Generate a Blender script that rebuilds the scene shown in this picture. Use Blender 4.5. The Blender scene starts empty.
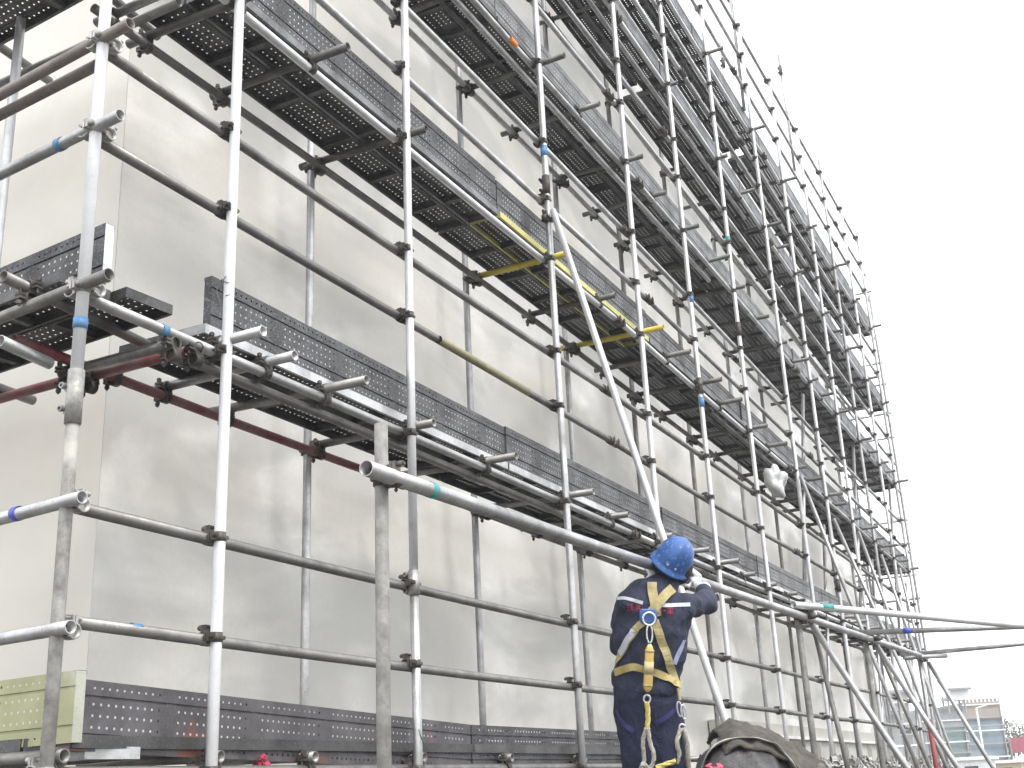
import bpy, bmesh, math, random
from mathutils import Vector, Matrix, noise
from mathutils.bvhtree import BVHTree
random.seed(7)
R_ = math.radians
scene = bpy.context.scene
col = scene.collection
# ---------------------------------------------------------------- camera frame
RI = Vector((0.4605597, -0.8864193, -0.0463203))
UP = Vector((-0.2698547, -0.1895418, 0.9440616))
FW = Vector((0.8456141, 0.4222970, 0.3264997))
FPX = 1179.446
def at(px, py, d):
    return RI * ((px - 512) / FPX * d) - UP * ((py - 384) / FPX * d) + FW * d
GROUND = -0.62

# ---------------------------------------------------------------- helpers
def tag(o, label=None, cat=None, group=None, kind=None):
    if label: o['label'] = label
    if cat: o['category'] = cat
    if group: o['group'] = group
    if kind: o['kind'] = kind
    return o
def empty(name, loc=(0, 0, 0)):
    o = bpy.data.objects.new(name, None); col.objects.link(o); o.location = loc
    o.empty_display_size = 0.1
    return o
def link(name, me, parent=None, mat=None, M=None):
    o = bpy.data.objects.new(name, me); col.objects.link(o)
    if mat is not None and not me.materials: me.materials.append(mat)
    if parent is not None:
        o.parent = parent
        o.matrix_parent_inverse = Matrix.Identity(4)
        base = -root_loc(parent)
        M = Matrix.Translation(base) @ (M or Matrix.Identity(4))
    if M is not None: o.matrix_basis = M
    return o
def root_loc(p):
    """world position of a parent; every rotated parent is given unrotated children only when it is an Empty or an identity mesh"""
    v = Vector((0, 0, 0))
    while p is not None:
        v += p.location; p = p.parent
    return v
def basis(t):
    t = t.normalized()
    a = Vector((0, 0, 1)) if abs(t.z) < 0.9 else Vector((1, 0, 0))
    s = t.cross(a).normalized(); n = t.cross(s).normalized()
    return s, n
class MB:
    def __init__(self): self.v = []; self.f = []; self.sm = []; self.mi = []
    def add(self, vs, fs, smooth=False, mi=0):
        b = len(self.v); self.v += [tuple(v) for v in vs]
        for f in fs: self.f.append([b + i for i in f]); self.sm.append(smooth); self.mi.append(mi)
        return self
    def box(self, c, s, rot=None, mi=0, bev=0):
        c = Vector(c); hx, hy, hz = s[0] / 2, s[1] / 2, s[2] / 2
        vs = [Vector((x, y, z)) for x in (-hx, hx) for y in (-hy, hy) for z in (-hz, hz)]
        if rot is not None: vs = [rot @ v for v in vs]
        return self.add([c + v for v in vs], [(0, 1, 3, 2), (4, 6, 7, 5), (0, 4, 5, 1), (2, 3, 7, 6), (0, 2, 6, 4), (1, 5, 7, 3)], False, mi)
    def ring(self, c, s, n, r, k):
        return [c + s * (r * math.cos(2 * math.pi * i / k)) + n * (r * math.sin(2 * math.pi * i / k)) for i in range(k)]
    def rod(self, p0, p1, r, k=8, mi=0, r1=None):
        p0 = Vector(p0); p1 = Vector(p1); s, n = basis(p1 - p0); r1 = r if r1 is None else r1
        vs = self.ring(p0, s, n, r, k) + self.ring(p1, s, n, r1, k)
        fs = [(i, (i + 1) % k, k + (i + 1) % k, k + i) for i in range(k)]
        self.add(vs, fs, True, mi); self.add(vs[:k], [tuple(range(k))[::-1]], False, mi); self.add(vs[k:], [tuple(range(k))], False, mi)
        return self
    def pipe(self, pts, r, wall=0.0032, k=16, mi=0):
        """hollow tube along a polyline, open ends"""
        pts = [Vector(p) for p in pts]; s, n = basis(pts[-1] - pts[0])
        out = []; inn = []
        for p in pts: out += self.ring(p, s, n, r, k)
        d = (pts[-1] - pts[0]).normalized()
        t0 = (pts[1] - pts[0]).normalized(); t1 = (pts[-1] - pts[-2]).normalized(); g = min(.16, (pts[-1] - pts[0]).length * .45)
        for p in (pts[0], pts[0] + t0 * g, pts[-1] - t1 * g, pts[-1]): inn += self.ring(p, s, n, r - wall, k)
        m = len(pts)
        vs = out + inn; o = len(out); fs = []
        for j in range(m - 1):
            for i in range(k):
                fs.append((j * k + i, j * k + (i + 1) % k, (j + 1) * k + (i + 1) % k, (j + 1) * k + i))
        for j in (0, 2):
            for i in range(k):
                fs.append((o + j * k + i, o + (j + 1) * k + i, o + (j + 1) * k + (i + 1) % k, o + j * k + (i + 1) % k))
        self.add(vs, fs, True, mi)
        e = [tuple(o + k + i for i in range(k)), tuple(o + 2 * k + i for i in range(k))]
        for i in range(k):
            e.append((i, o + i, o + (i + 1) % k, (i + 1) % k))
            a = (m - 1) * k; b = o + 3 * k
            e.append((a + i, a + (i + 1) % k, b + (i + 1) % k, b + i))
        b0 = len(self.v) - len(vs)
        for f in e: self.f.append([b0 + q for q in f]); self.sm.append(False); self.mi.append(mi)
        return self
    def loft(self, rings, caps=True, smooth=True, mi=0):
        k = len(rings[0]); vs = [v for r in rings for v in r]; fs = []
        for j in range(len(rings) - 1):
            for i in range(k):
                fs.append((j * k + i, j * k + (i + 1) % k, (j + 1) * k + (i + 1) % k, (j + 1) * k + i))
        if caps: fs.append(tuple(range(k))[::-1]); fs.append(tuple(range((len(rings) - 1) * k, len(rings) * k)))
        return self.add(vs, fs, smooth, mi)
    def mesh(self, name, mats=()):
        me = bpy.data.meshes.new(name); me.from_pydata(self.v, [], self.f); me.update()
        me.polygons.foreach_set('use_smooth', self.sm); me.polygons.foreach_set('material_index', self.mi)
        for m in mats: me.materials.append(m)
        return me
    def build(self, name, mat, parent=None):
        mats = mat if isinstance(mat, (list, tuple)) else [mat]
        if parent is None:
            return link(name, self.mesh(name, mats))
        return link(name, self.mesh(name, mats), parent)

# ---------------------------------------------------------------- materials
def mat_new(name):
    m = bpy.data.materials.new(name); m.use_nodes = True
    nt = m.node_tree; return m, nt, nt.nodes['Principled BSDF']
def N(nt, t, **kw):
    n = nt.nodes.new(t)
    for k, v in kw.items(): setattr(n, k, v)
    return n
def ramp(nt, fac, stops):
    r = N(nt, 'ShaderNodeValToRGB'); e = r.color_ramp.elements
    while len(e) < len(stops): e.new(0.5)
    for el, (p, c) in zip(e, stops):
        el.position = p; el.color = (c[0], c[1], c[2], 1) if not isinstance(c, (int, float)) else (c, c, c, 1)
    nt.links.new(fac, r.inputs[0]); return r.outputs[0]
def noise_tex(nt, scale, detail=4, rough=.6, mapping=None, coord='Object', dist=0):
    tc = N(nt, 'ShaderNodeTexCoord'); mp = N(nt, 'ShaderNodeMapping')
    nt.links.new(tc.outputs[coord], mp.inputs[0])
    if mapping: mp.inputs['Scale'].default_value = mapping
    n = N(nt, 'ShaderNodeTexNoise'); n.inputs['Scale'].default_value = scale; n.inputs['Detail'].default_value = detail
    n.inputs['Roughness'].default_value = rough; n.inputs['Distortion'].default_value = dist
    nt.links.new(mp.outputs[0], n.inputs['Vector']); return n.outputs['Fac']
def mixc(nt, fac, a, b, mode='MIX'):
    m = N(nt, 'ShaderNodeMix', data_type='RGBA', blend_type=mode)
    for k, s, v in ((0, m.inputs[0], fac), (1, m.inputs[6], a), (2, m.inputs[7], b)):
        if isinstance(v, bpy.types.NodeSocket): nt.links.new(v, s)
        elif isinstance(v, (int, float)): s.default_value = v if k == 0 else (v, v, v, 1)
        else: s.default_value = (v[0], v[1], v[2], 1)
    return m.outputs[2]
def bump(nt, bs, h, strength=.3, dist=.01):
    b = N(nt, 'ShaderNodeBump'); b.inputs['Strength'].default_value = strength; b.inputs['Distance'].default_value = dist
    nt.links.new(h, b.inputs['Height']); nt.links.new(b.outputs[0], bs.inputs['Normal'])
def steel(name, c1, c2, metal=.6, rough=.45, scale=6, speck=None, var=.18, stretch=None, spot=None):
    m, nt, bs = mat_new(name)
    oi = N(nt, 'ShaderNodeObjectInfo')
    a = noise_tex(nt, scale, 6, .7, stretch)
    c = ramp(nt, a, [(.32, c2), (.62, c1)])
    fine = noise_tex(nt, 90, 3, .7)
    c = mixc(nt, ramp(nt, fine, [(.55, 0), (.72, .45)]), c, speck or tuple(x * .45 for x in c2))
    if spot:
        sp = noise_tex(nt, 2.3, 4, .6)
        c = mixc(nt, ramp(nt, sp, [(.60, 0), (.67, .8)]), c, spot)
    mr = N(nt, 'ShaderNodeMapRange'); mr.inputs['To Min'].default_value = 1 - var; mr.inputs['To Max'].default_value = 1 + var
    nt.links.new(oi.outputs['Random'], mr.inputs['Value'])
    vm = N(nt, 'ShaderNodeVectorMath', operation='SCALE'); nt.links.new(c, vm.inputs[0]); nt.links.new(mr.outputs[0], vm.inputs['Scale'])
    nt.links.new(vm.outputs[0], bs.inputs['Base Color'])
    bs.inputs['Metallic'].default_value = metal
    nt.links.new(ramp(nt, a, [(.3, min(1, rough + .18)), (.7, rough - .08)]), bs.inputs['Roughness'])
    bump(nt, bs, noise_tex(nt, 60, 4, .6), .18, .003)
    return m
def plain(name, c, rough=.7, metal=0, var=.12, scale=8, bumps=.15, bscale=80):
    m, nt, bs = mat_new(name)
    a = noise_tex(nt, scale, 5, .65)
    cc = ramp(nt, a, [(.3, tuple(x * (1 - var) for x in c)), (.7, tuple(min(1, x * (1 + var)) for x in c))])
    nt.links.new(cc, bs.inputs['Base Color']); bs.inputs['Roughness'].default_value = rough; bs.inputs['Metallic'].default_value = metal
    if bumps: bump(nt, bs, noise_tex(nt, bscale, 4, .6), bumps, .004)
    return m
G_BRIGHT = steel('galvanised bright', (.62, .63, .64), (.47, .475, .48), .5, .36, 5, speck=(.32, .32, .31), var=.06)
G_WHITE = steel('silver painted tube', (.62, .63, .64), (.54, .55, .56), .12, .45, 5, speck=(.40, .40, .40), var=.03)
G_MID = steel('galvanised grey', (.47, .475, .48), (.27, .27, .268), .7, .36, 5, speck=(.13, .12, .11), var=.18)
G_DULL = steel('weathered tube', (.25, .245, .235), (.125, .12, .113), .6, .42, 4, speck=(.08, .06, .05), var=.2)
G_GRIME = steel('grimy tube', (.15, .148, .142), (.07, .067, .062), .5, .5, 4, speck=(.22, .2, .17), var=.25)
G_POST = steel('cement spattered tube', (.27, .265, .25), (.12, .116, .108), .25, .6, 9, speck=(.12, .11, .09), var=.05, spot=(.42, .41, .38))
RUST = steel('dark coupler steel', (.12, .11, .10), (.05, .046, .042), .6, .55, 20, speck=(.16, .09, .05), var=.3)
RUST_L = steel('clean coupler steel', (.45, .44, .42), (.25, .24, .23), .6, .45, 20, var=.2)
YELD = steel('dull yellow rubbed paint', (.27, .25, .13), (.19, .18, .13), .3, .5, 9, speck=(.12, .11, .09), var=.02)
REDP = steel('worn red tube', (.20, .035, .045), (.26, .18, .17), .2, .5, 5, speck=(.10, .05, .04), var=.08)
RED_FLAT = steel('red painted post', (.30, .04, .05), (.22, .05, .05), .1, .5, 6, speck=(.2, .1, .1), var=.05)
BROWNT = steel('brown grey tube', (.24, .215, .20), (.13, .11, .10), .4, .5, 4, var=.05)
YELP = steel('yellow painted tube', (.55, .46, .05), (.42, .34, .06), .1, .55, 8, speck=(.2, .17, .05), var=.05)
YG = steel('faded yellow green steel', (.36, .36, .20), (.28, .285, .17), .1, .5, 3, speck=(.33, .33, .22), var=.05, spot=(.52, .53, .47))
YGP = steel('paint worn pale steel', (.42, .43, .38), (.33, .34, .27), .15, .5, 3, var=.03)
TOE_D = steel('dark perforated steel', (.066, .066, .071), (.026, .026, .028), .35, .5, 5, speck=(.55, .55, .56), var=.12)
TOE_R = steel('dark perforated steel with red paint', (.105, .10, .108), (.055, .05, .054), .35, .5, 5, speck=(.20, .19, .19), var=.05, spot=(.24, .075, .055))
TOE_G = steel('grey perforated steel', (.135, .14, .143), (.065, .065, .068), .4, .45, 5, speck=(.45, .46, .47), var=.2)
PLK = steel('walked on galvanised plank', (.085, .085, .085), (.038, .038, .038), .35, .5, 4, speck=(.25, .25, .24), var=.25)
PLK_Y = steel('yellow edged plank', (.52, .50, .16), (.35, .34, .14), .1, .5, 4, var=.05)
WIRE = plain('tie wire', (.12, .11, .10), .5, .7)
BLUE_T = plain('blue tape', (.07, .19, .36), .5, bumps=0)
TEAL_T = plain('teal tape', (.04, .26, .26), .5, bumps=0)
ORG_T = plain('orange tape', (.75, .22, .02), .5, bumps=0)
NAVY_T = plain('dark blue tape', (.06, .08, .38), .5, bumps=0)

def wall_mat():
    m, nt, bs = mat_new('pale rendered wall')
    big = noise_tex(nt, .42, 3, .45, (1, 1, 1.9), dist=.5)
    c = ramp(nt, big, [(.36, (.53, .52, .49)), (.50, (.67, .65, .60)), (.62, (.77, .755, .715))])
    mid = noise_tex(nt, 1.15, 3, .45, (1, 1, 1.3), dist=.3)
    c = mixc(nt, ramp(nt, mid, [(.52, 0), (.66, .65)]), c, (.86, .845, .81))
    low = noise_tex(nt, .8, 4, .5, (.6, .6, 2.0), dist=.9)
    c = mixc(nt, ramp(nt, low, [(.38, .6), (.50, 0)]), c, (.45, .445, .425))
    st = noise_tex(nt, 2.6, 2, .4, (1.2, 1.2, .10))
    c = mixc(nt, ramp(nt, st, [(.50, 0), (.75, .22)]), c, (.66, .62, .53))
    fine = noise_tex(nt, 40, 4, .6)
    c = mixc(nt, ramp(nt, fine, [(.35, .10), (.6, 0)]), c, (.35, .34, .32))
    nt.links.new(c, bs.inputs['Base Color'])
    nt.links.new(ramp(nt, mid, [(.4, .5), (.7, .22)]), bs.inputs['Roughness'])
    bump(nt, bs, noise_tex(nt, 3, 4, .5), .10, .03)
    return m
WALL = wall_mat()
WALL_L = plain('side wall render', (.66, .635, .58), .6, var=.07, scale=1.2, bscale=12)
PLINTH = plain('concrete plinth', (.50, .50, .46), .75, var=.1, scale=2, bscale=20)
TRIMW = plain('pale edge strip', (.78, .77, .73), .5, var=.04)

# ---------------------------------------------------------------- world and light
w = bpy.data.worlds.new('World'); scene.world = w; w.use_nodes = True
nt = w.node_tree; bg = nt.nodes['Background']
sky = N(nt, 'ShaderNodeTexSky'); sky.sky_type = 'NISHITA'; sky.sun_disc = False
SUN_EL, SUN_AZ = R_(52), R_(205)      # azimuth of the sun, compass style from +Y towards +X
sky.sun_elevation = SUN_EL; sky.sun_rotation = SUN_AZ; sky.air_density = 1; sky.dust_density = 5; sky.altitude = 0
ov = mixc(nt, .86, sky.outputs[0], (8.6, 8.75, 8.9))       # closed cloud deck over the blue
nt.links.new(ov, bg.inputs['Color']); bg.inputs['Strength'].default_value = .15
sd = bpy.data.lights.new('sun', 'SUN'); sd.energy = 1.1; sd.angle = R_(14); sd.color = (1, .97, .93)
so = bpy.data.objects.new('sun', sd); col.objects.link(so)
dirv = Vector((math.sin(SUN_AZ) * math.cos(SUN_EL), math.cos(SUN_AZ) * math.cos(SUN_EL), math.sin(SUN_EL)))
so.rotation_euler = dirv.to_track_quat('Z', 'Y').to_euler()

# ---------------------------------------------------------------- ground
def ground_mat():
    m, nt, bs = mat_new('trodden earth and concrete')
    a = noise_tex(nt, .3, 6, .6); c = ramp(nt, a, [(.35, (.075, .07, .062)), (.65, (.14, .132, .12))])
    nt.links.new(c, bs.inputs['Base Color']); bs.inputs['Roughness'].default_value = .9
    bump(nt, bs, noise_tex(nt, 5, 6, .7), .5, .05); return m
g = MB(); S = 900
g.add([(-S, -S, GROUND), (S, -S, GROUND), (S, S, GROUND), (-S, S, GROUND)], [(0, 1, 2, 3)])
tag(g.build('ground', ground_mat()), kind='structure')

# ---------------------------------------------------------------- the pale building
XC, YW, XE, ZT = 4.13, 4.36, 22.9, 9.75
bld = empty('pale_building', (XC, YW, GROUND))
tag(bld, 'large pale rendered building wrapped in tube scaffolding', 'building')
mb = MB(); nx, nz = 60, 40
def wz(x, z): return YW + .003 * noise.noise(Vector((x * .5, 3, z * .5)))
vs = []; fs = []
for i in range(nx + 1):
    for j in range(nz + 1):
        x = XC - .005 + (XE - XC) * i / nx; z = GROUND + (ZT - GROUND) * j / nz
        vs.append((x, wz(x, z), z))
for i in range(nx):
    for j in range(nz):
        a = i * (nz + 1) + j; fs.append((a, a + nz + 1, a + nz + 2, a + 1))
mb.add(vs, fs, True)
mb.build('wall', WALL, bld)
# faint formwork joints on the facade
# side wall: runs back and slightly to the right
mb = MB(); ln = 14
mb.box(((XC + XC + .10) / 2 + .046, YW + ln / 2 + .0045, (GROUND + ZT) / 2), (.20, ln, ZT - GROUND))
mb.build('side_wall', WALL_L, bld)
mb = MB(); mb.box(((XC + XE) / 2 + .12, YW + ln / 2 + .05, ZT + .06), (XE - XC + .1, ln + .05, .12)); mb.build('roof', PLINTH, bld)
mb = MB(); mb.box((XE - .1, YW + ln / 2 + .01, (GROUND + ZT) / 2 - .003), (.20, ln, ZT - GROUND - .01)); mb.build('end_wall', WALL_L, bld)
# pale corner bead down the near corner
# plinth with fins towards the far end
mb = MB(); mb.box((XE / 2 + 13.2 / 2, YW - .10, .02), (XE - 13.2, .16, 1.28)); mb.build('plinth', PLINTH, bld)
mb = MB(); mb.box((XE / 2 + 15.3 / 2, YW - .21, .50), (XE - 15.3, .06, .035)); mb.build('ledge', TRIMW, bld)
for k in range(9):
    x = 15.6 + k * .88
    mb = MB(); mb.box((x, YW - .215, .15), (.03, .07, .62)); mb.build('fin', PLINTH, bld)

# ---------------------------------------------------------------- scaffold kit
RT = .0242
def coupler_mesh(swivel=False):
    """right-angle coupler: grips a tube along local Z at the origin and one along local X at y=+.052"""
    m = MB(); k = 14
    def clamp(c, ax, r=.0300, h=.040):
        ax = Vector(ax); m.pipe([Vector(c) - ax * h / 2, Vector(c) + ax * h / 2], r, .005, k)
    clamp((0, 0, 0), (0, 0, 1)); clamp((0, .052, 0), (1, 0, 0))
    m.box((0, .027, 0), (.044, .012, .044))
    m.box((-.040, -.006, 0), (.030, .012, .034)); m.box((-.040, .010, 0), (.030, .010, .034))
    m.rod((-.044, -.036, 0), (-.044, .034, 0), .0062, 6); m.rod((-.044, -.032, 0), (-.044, -.018, 0), .012, 6)
    m.box((0, .046, .041), (.034, .010, .030)); m.box((0, .060, .041), (.034, .012, .030))
    m.rod((0, .020, .046), (0, .094, .046), .0062, 6); m.rod((0, .072, .046), (0, .087, .046), .012, 6)
    m.rod((.030, -.020, 0), (.040, .030, 0), .010, 6)
    return m.mesh('coupler')
C_D = coupler_mesh(); C_D.materials.append(RUST)
C_L = C_D.copy(); C_L.materials.clear(); C_L.materials.append(RUST_L)
def cmat(p, zax, xax, flip=1):
    z = Vector(zax).normalized(); x = (Vector(xax) - z * Vector(xax).dot(z)).normalized()
    y = z.cross(x)
    m = Matrix((x, y, z)).transposed().to_4x4()
    return Matrix.Translation(Vector(p)) @ m
n_coup = {}
overflow = {}
def coupler(root, part, p, zax, xax, light=False, cap=96):
    """coupler belongs to PART of ROOT; beyond CAP per scaffold the small far ones are pooled"""
    q = n_coup.setdefault(root.name, []); q.append((Vector(p).length, part, cmat(p, zax, xax), light))
def place_couplers(root, cap=96):
    q = sorted(n_coup.get(root.name, []), key=lambda t: t[0])
    for d, part, M, light in q[:cap]:
        link('coupler', C_L if light else C_D, part, M=M)
    rest = q[cap:]
    if rest:
        mb = MB(); vs0 = [v.co.copy() for v in C_D.vertices]; fs0 = [list(p.vertices) for p in C_D.polygons]
        for d, part, M, light in rest: mb.add([M @ v for v in vs0], fs0, False)
        o = mb.build('coupler', RUST, root); o['kind'] = 'stuff'
def tube_pts(p0, p1, bow=.006, n=None):
    p0 = Vector(p0); p1 = Vector(p1); L = (p1 - p0).length; n = n or max(2, int(L / 1.2)); s, q = basis(p1 - p0)
    a = random.uniform(-1, 1) * bow; b = random.uniform(-1, 1) * bow
    return [p0.lerp(p1, i / n) + (s * a + q * b) * math.sin(math.pi * i / n) for i in range(n + 1)]
def tube(name, p0, p1, mat, parent, r=RT, bow=.006, k=16, jit=0):
    if jit:
        p0 = Vector(p0) + Vector([random.uniform(-jit, jit) for _ in range(3)]); p1 = Vector(p1) + Vector([random.uniform(-jit, jit) for _ in range(3)])
    return MB().pipe(tube_pts(p0, p1, bow * 1.5), r, k=k).build(name, mat, parent)
def sleeve(part, p, axis, mat=RUST, h=.17):
    a = Vector(axis).normalized(); s, q = basis(a); p = Vector(p)
    m = MB(); m.pipe([p - a * h / 2, p + a * h / 2], .031, .005, 14)
    n = -q if (-q).dot(p) < 0 else q
    for t in (-.045, .045):
        m.rod(p + a * t + s * .036 - n * .03, p + a * t + s * .036 + n * .036, .007, 6); m.rod(p + a * t + s * .036 + n * .022, p + a * t + s * .036 + n * .036, .013, 6)
        m.box(p + a * t + s * .034, (.02, .02, .03))
    return m.build('sleeve_coupler', mat, part)
def tape(part, p0, p1, mat, r=RT + .0036):
    return MB().pipe([p0, p1], r, .001, 16).build('tape_band', mat, part)

# deck heights near / far
DN = [.13, 1.90, 3.76, 5.48, 7.28, 8.75]; DF = [.13, 1.96, 3.45, 5.10, 6.65, 8.20]
def zf(z, x):
    """heights drift a little towards the far end, as measured"""
    t = min(1.05, max(0, (x - 9) / 13.4))
    for i in range(5):
        if z <= DN[i + 1] or i == 4:
            u = (z - DN[i]) / (DN[i + 1] - DN[i]); u = max(0, u)
            d = (DF[i] - DN[i]) * (1 - u) + (DF[i + 1] - DN[i + 1]) * u
            if z > DN[5]: d = (DF[5] - DN[5]) * max(0, 1 - (z - DN[5]) / 2)
            return z + d * t
YO, YL, YI = 3.30, 3.352, 4.0
XS = [2.97, 3.79, 5.33, 7.36, 9.20, 10.78, 12.50, 14.45, 16.05, 17.70, 19.35, 20.95, 22.40]
TOPZ = [None, None, None, None, 9.9, 9.9, 9.9, 10.95, 10.6, 11.36, 10.45, 10.4, 10.25]
sc = empty('tube_scaffold', (XS[0], YO, GROUND))
tag(sc, 'tall galvanised tube scaffold covering the long wall of the pale building', 'scaffold')
def seg_tubes(name, x0, x1, y, z, mat, root, sw=None, sleeves=True, jit=.006, rails=True):
    """a run of tubes end to end along the wall"""
    xs = [x0]; 
    while xs[-1] < x1 - 7.5: xs.append(xs[-1] + random.uniform(5.4, 6.1))
    xs.append(x1); out = []
    for a, b in zip(xs, xs[1:]):
        m = random.choice(mat) if isinstance(mat, list) else mat
        pa = Vector((a, y + random.uniform(-.004, .004), zf(z, a))); pb = Vector((b - .004, y + random.uniform(-.004, .004), zf(z, b)))
        o = tube(name, pa, pb, m, root, bow=.012); out.append((a, b, o))
        if sleeves and b < x1: sleeve(o, pb, pb - pa)
    return out
standards = []; inner = []
for i, x in enumerate(XS):
    top = 12.2 if i < 4 else TOPZ[i]
    mat = G_WHITE if i in (0, 1) else G_BRIGHT if i < 3 or i in (4, 7) else random.choice([G_BRIGHT, G_MID, G_MID])
    zb = {0: 1.46, 2: 1.07}.get(i)
    if zb: tube('standard', (x, YO, GROUND + .02), (x, YO, zb - .002), G_MID if i else G_POST, sc, bow=.003)
    o = tube('standard', (x, YO, zb or GROUND + .02), (x + random.uniform(-.012, .012) * (0 if i < 4 else 1), YO, top), mat, sc, bow=.004 if i in (0, 3, 5, 6) else .010)
    standards.append(o)
for i, x in enumerate(XS[2:], 2):
    o = tube('standard', (x + .02, YI + .03, GROUND + .02), (x + .02, YI + .03, 9.1 + random.uniform(-.3, .9)), random.choice([G_MID, G_DULL]), sc, bow=.012); inner.append((x + .02, o))
def rail_couplers(run, z, root, ylist=standards, light=None):
    for i, x in enumerate(XS):
        for a, b, o in run:
            if a - .05 <= x < b:
                coupler(root, standards[i], (x, YO, zf(z, x)), (0, 0, 1), (1, 0, 0), light=(i == 0))
                break
GR = [.64, 1.065]
railz = [(0.65, 3.03, G_DULL), (1.065, 3.06, G_DULL), (2.60, 2.99, G_DULL), (3.02, 3.0, G_DULL), (4.26, 3.6, G_MID), (4.76, 3.6, [G_MID, G_BRIGHT]),
         (6.12, 3.6, G_MID), (6.58, 5, G_MID), (7.90, 6, [G_MID, G_BRIGHT]), (8.32, 8, G_MID), (9.40, 8, G_MID), (9.86, 9, G_MID), ]
for z, x0, m in railz:
    run = seg_tubes('guard_rail', x0, 22.75 + random.uniform(-.1, .35), YL, z, m, sc)
    rail_couplers(run, z, sc)
# top rail stepping above
run = [(12.3, 22.6, tube('guard_rail', (12.3, YL, 10.3), (22.62, YL, 10.2), G_MID, sc, bow=.03))]
rail_couplers(run, 10.3, sc)
ledgers = []
for k, z in enumerate(DN):
    if k == 0: run = [(3.0, 9.3, tube('ledger', (3.0, YL, z), (9.3, YL, z), G_DULL, sc)), (9.3, 16, tube('ledger', (9.33, YL + .02, z - .06), (16, YL + .02, z - .08), G_DULL, sc))]
    else: run = seg_tubes('ledger', {1: 3.0, 2: 3.3}.get(k, 3.6), 22.9 + random.uniform(-.1, .4), YL, z, [G_MID, G_BRIGHT, G_BRIGHT], sc)
    rail_couplers(run, z, sc); ledgers.append(run)
    # inner ledger carried by the inner standards, and a mid tube under the planks
    zi = z + .02
    if k == 1:
        o1 = tube('ledger', (3.22, YI - .03, zi), (6.9, YI - .03, zi), REDP, sc); run2 = [(2.8, 6.9, o1)]
        run2 += seg_tubes('ledger', 6.9, 22.9, YI - .03, zi, G_DULL, sc)
    else:
        run2 = seg_tubes('ledger', 3.5 if k else 3.8, 22.9 if k else 9, YI - .03, zi, G_DULL if k < 3 else G_MID, sc)
    for (x, o) in inner:
        if k or x < 9: coupler(sc, o, (x, YI + .03, zf(zi, x)), (0, 0, 1), (-1, 0, 0))
# doubled tube just below the edge ledger on the first three decks
for k, (xa, xb) in ((1, (3.5, 8.8)), (1, (9.6, 15.2)), (3, (4.5, 12.0)), (4, (7.0, 14.0)), (2, (11.5, 17.5))):
    tube('ledger', (xa, YL + .09, zf(DN[k] - .035, xa)), (xb, YL + .09, zf(DN[k] - .035, xb)), G_DULL if k < 3 else G_MID, sc)
# transoms across the decks
ntr = 0
for k, z in enumerate(DN):
    for i, x in enumerate(XS):
        if k == 0 and x > 10: continue
        js = [0.0]
        if i + 1 < len(XS) and XS[i + 1] - x > 1.1 and k < 5:
            js += [.5] if random.random() < (.85 if k < 3 else .6) else []
        if i == 0 and k: js = []
        if i == 1 and k == 1: js = [.5]
        if i == 0 and k == 0: js = [.12]
        for j in js:
            xx = x + (.055 + random.uniform(0, .04)) * (1 if j == 0 else 0) + (XS[i + 1] - x if i + 1 < len(XS) else 0) * j * random.uniform(.85, 1.15)
            zz = zf(z + .058, xx); yo = random.uniform(3.08, 3.23) if k else 3.31; yi = random.uniform(4.05, 4.12)
            m = G_DULL if k < 2 else G_GRIME
            if k == 2 and 6.9 < xx < 7.9: m = YELP if j == 0 else m
            if k == 2 and 8.9 < xx < 9.4 and j == 0: m = YELP
            o = tube('transom', (xx, yo, zz), (xx + random.uniform(-.03, .03), yi, zz + .01), m, sc, bow=.004); ntr += 1
            if k < 5: coupler(sc, o, (xx, YL, zz), (0, 1, 0), (1, 0, 0))
            if k in (1, 2, 3) and x < 13: coupler(sc, o, (xx, YI - .03, zz), (0, 1, 0), (1, 0, 0))
# two transoms hooked at the near end of the first deck (seen end-on near the corner)
for (xx, y0, y1, z, m) in ((3.52, 3.36, 4.03, 1.86, G_DULL), (3.66, 3.40, 4.03, 1.88, REDP), (3.80, 3.10, 4.05, 1.955, G_MID), (4.13, 3.18, 4.1, 1.96, G_MID), (3.62, 3.2, 4.1, 3.82, G_DULL)):
    o = tube('transom', (xx, y0, z), (xx + .02, y1, z + .01), m, sc, bow=.002)
    coupler(sc, o, (xx, YL, z), (0, 1, 0), (1, 0, 0)); coupler(sc, o, (xx, YI - .03, z), (0, 1, 0), (1, 0, 0))
# thin spikes of standards that stand above the top rail
for x, y, z0, z1 in ((14.5, 3.38, 8.9, 12.3), (17.36, 3.36, 9.3, 11.5), (16.05, 3.98, 8.9, 11.2), (19.4, 4.0, 8.6, 11.0)):
    o = tube('standard', (x, y, z0), (x, y, z1), G_MID, sc, bow=.02)
    sleeve(o, (x, y, z0 + 1.9), (0, 0, 1))
# joints
sleeve(standards[0], (2.97, YO, 1.46), (0, 0, 1), RUST_L, .21)
sleeve(standards[2], (5.33, YO, 1.07), (0, 0, 1), RUST_L, .13)
sleeve(standards[3], (7.36, YO, 4.38), (0, 0, 1), RUST, .16)
sleeve(standards[5], (10.78, YO, 3.72), (0, 0, 1)); sleeve(standards[6], (12.5, YO, 4.9), (0, 0, 1)); sleeve(standards[8], (16.05, YO, 2.4), (0, 0, 1))
tape(standards[0], (2.97, YO, 1.73), (2.97, YO, 1.775), BLUE_T)
tape(standards[3], (7.36, YO, 4.63), (7.36, YO, 4.72), BLUE_T)
tape(standards[5], (10.78, YO, 3.50), (10.78, YO, 3.60), BLUE_T)
tape(standards[6], (12.5, YO, 6.0), (12.5, YO, 6.08), TEAL_T)
tape(standards[5], (10.78, YO, 4.62), (10.78, YO, 4.70), BLUE_T)
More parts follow.
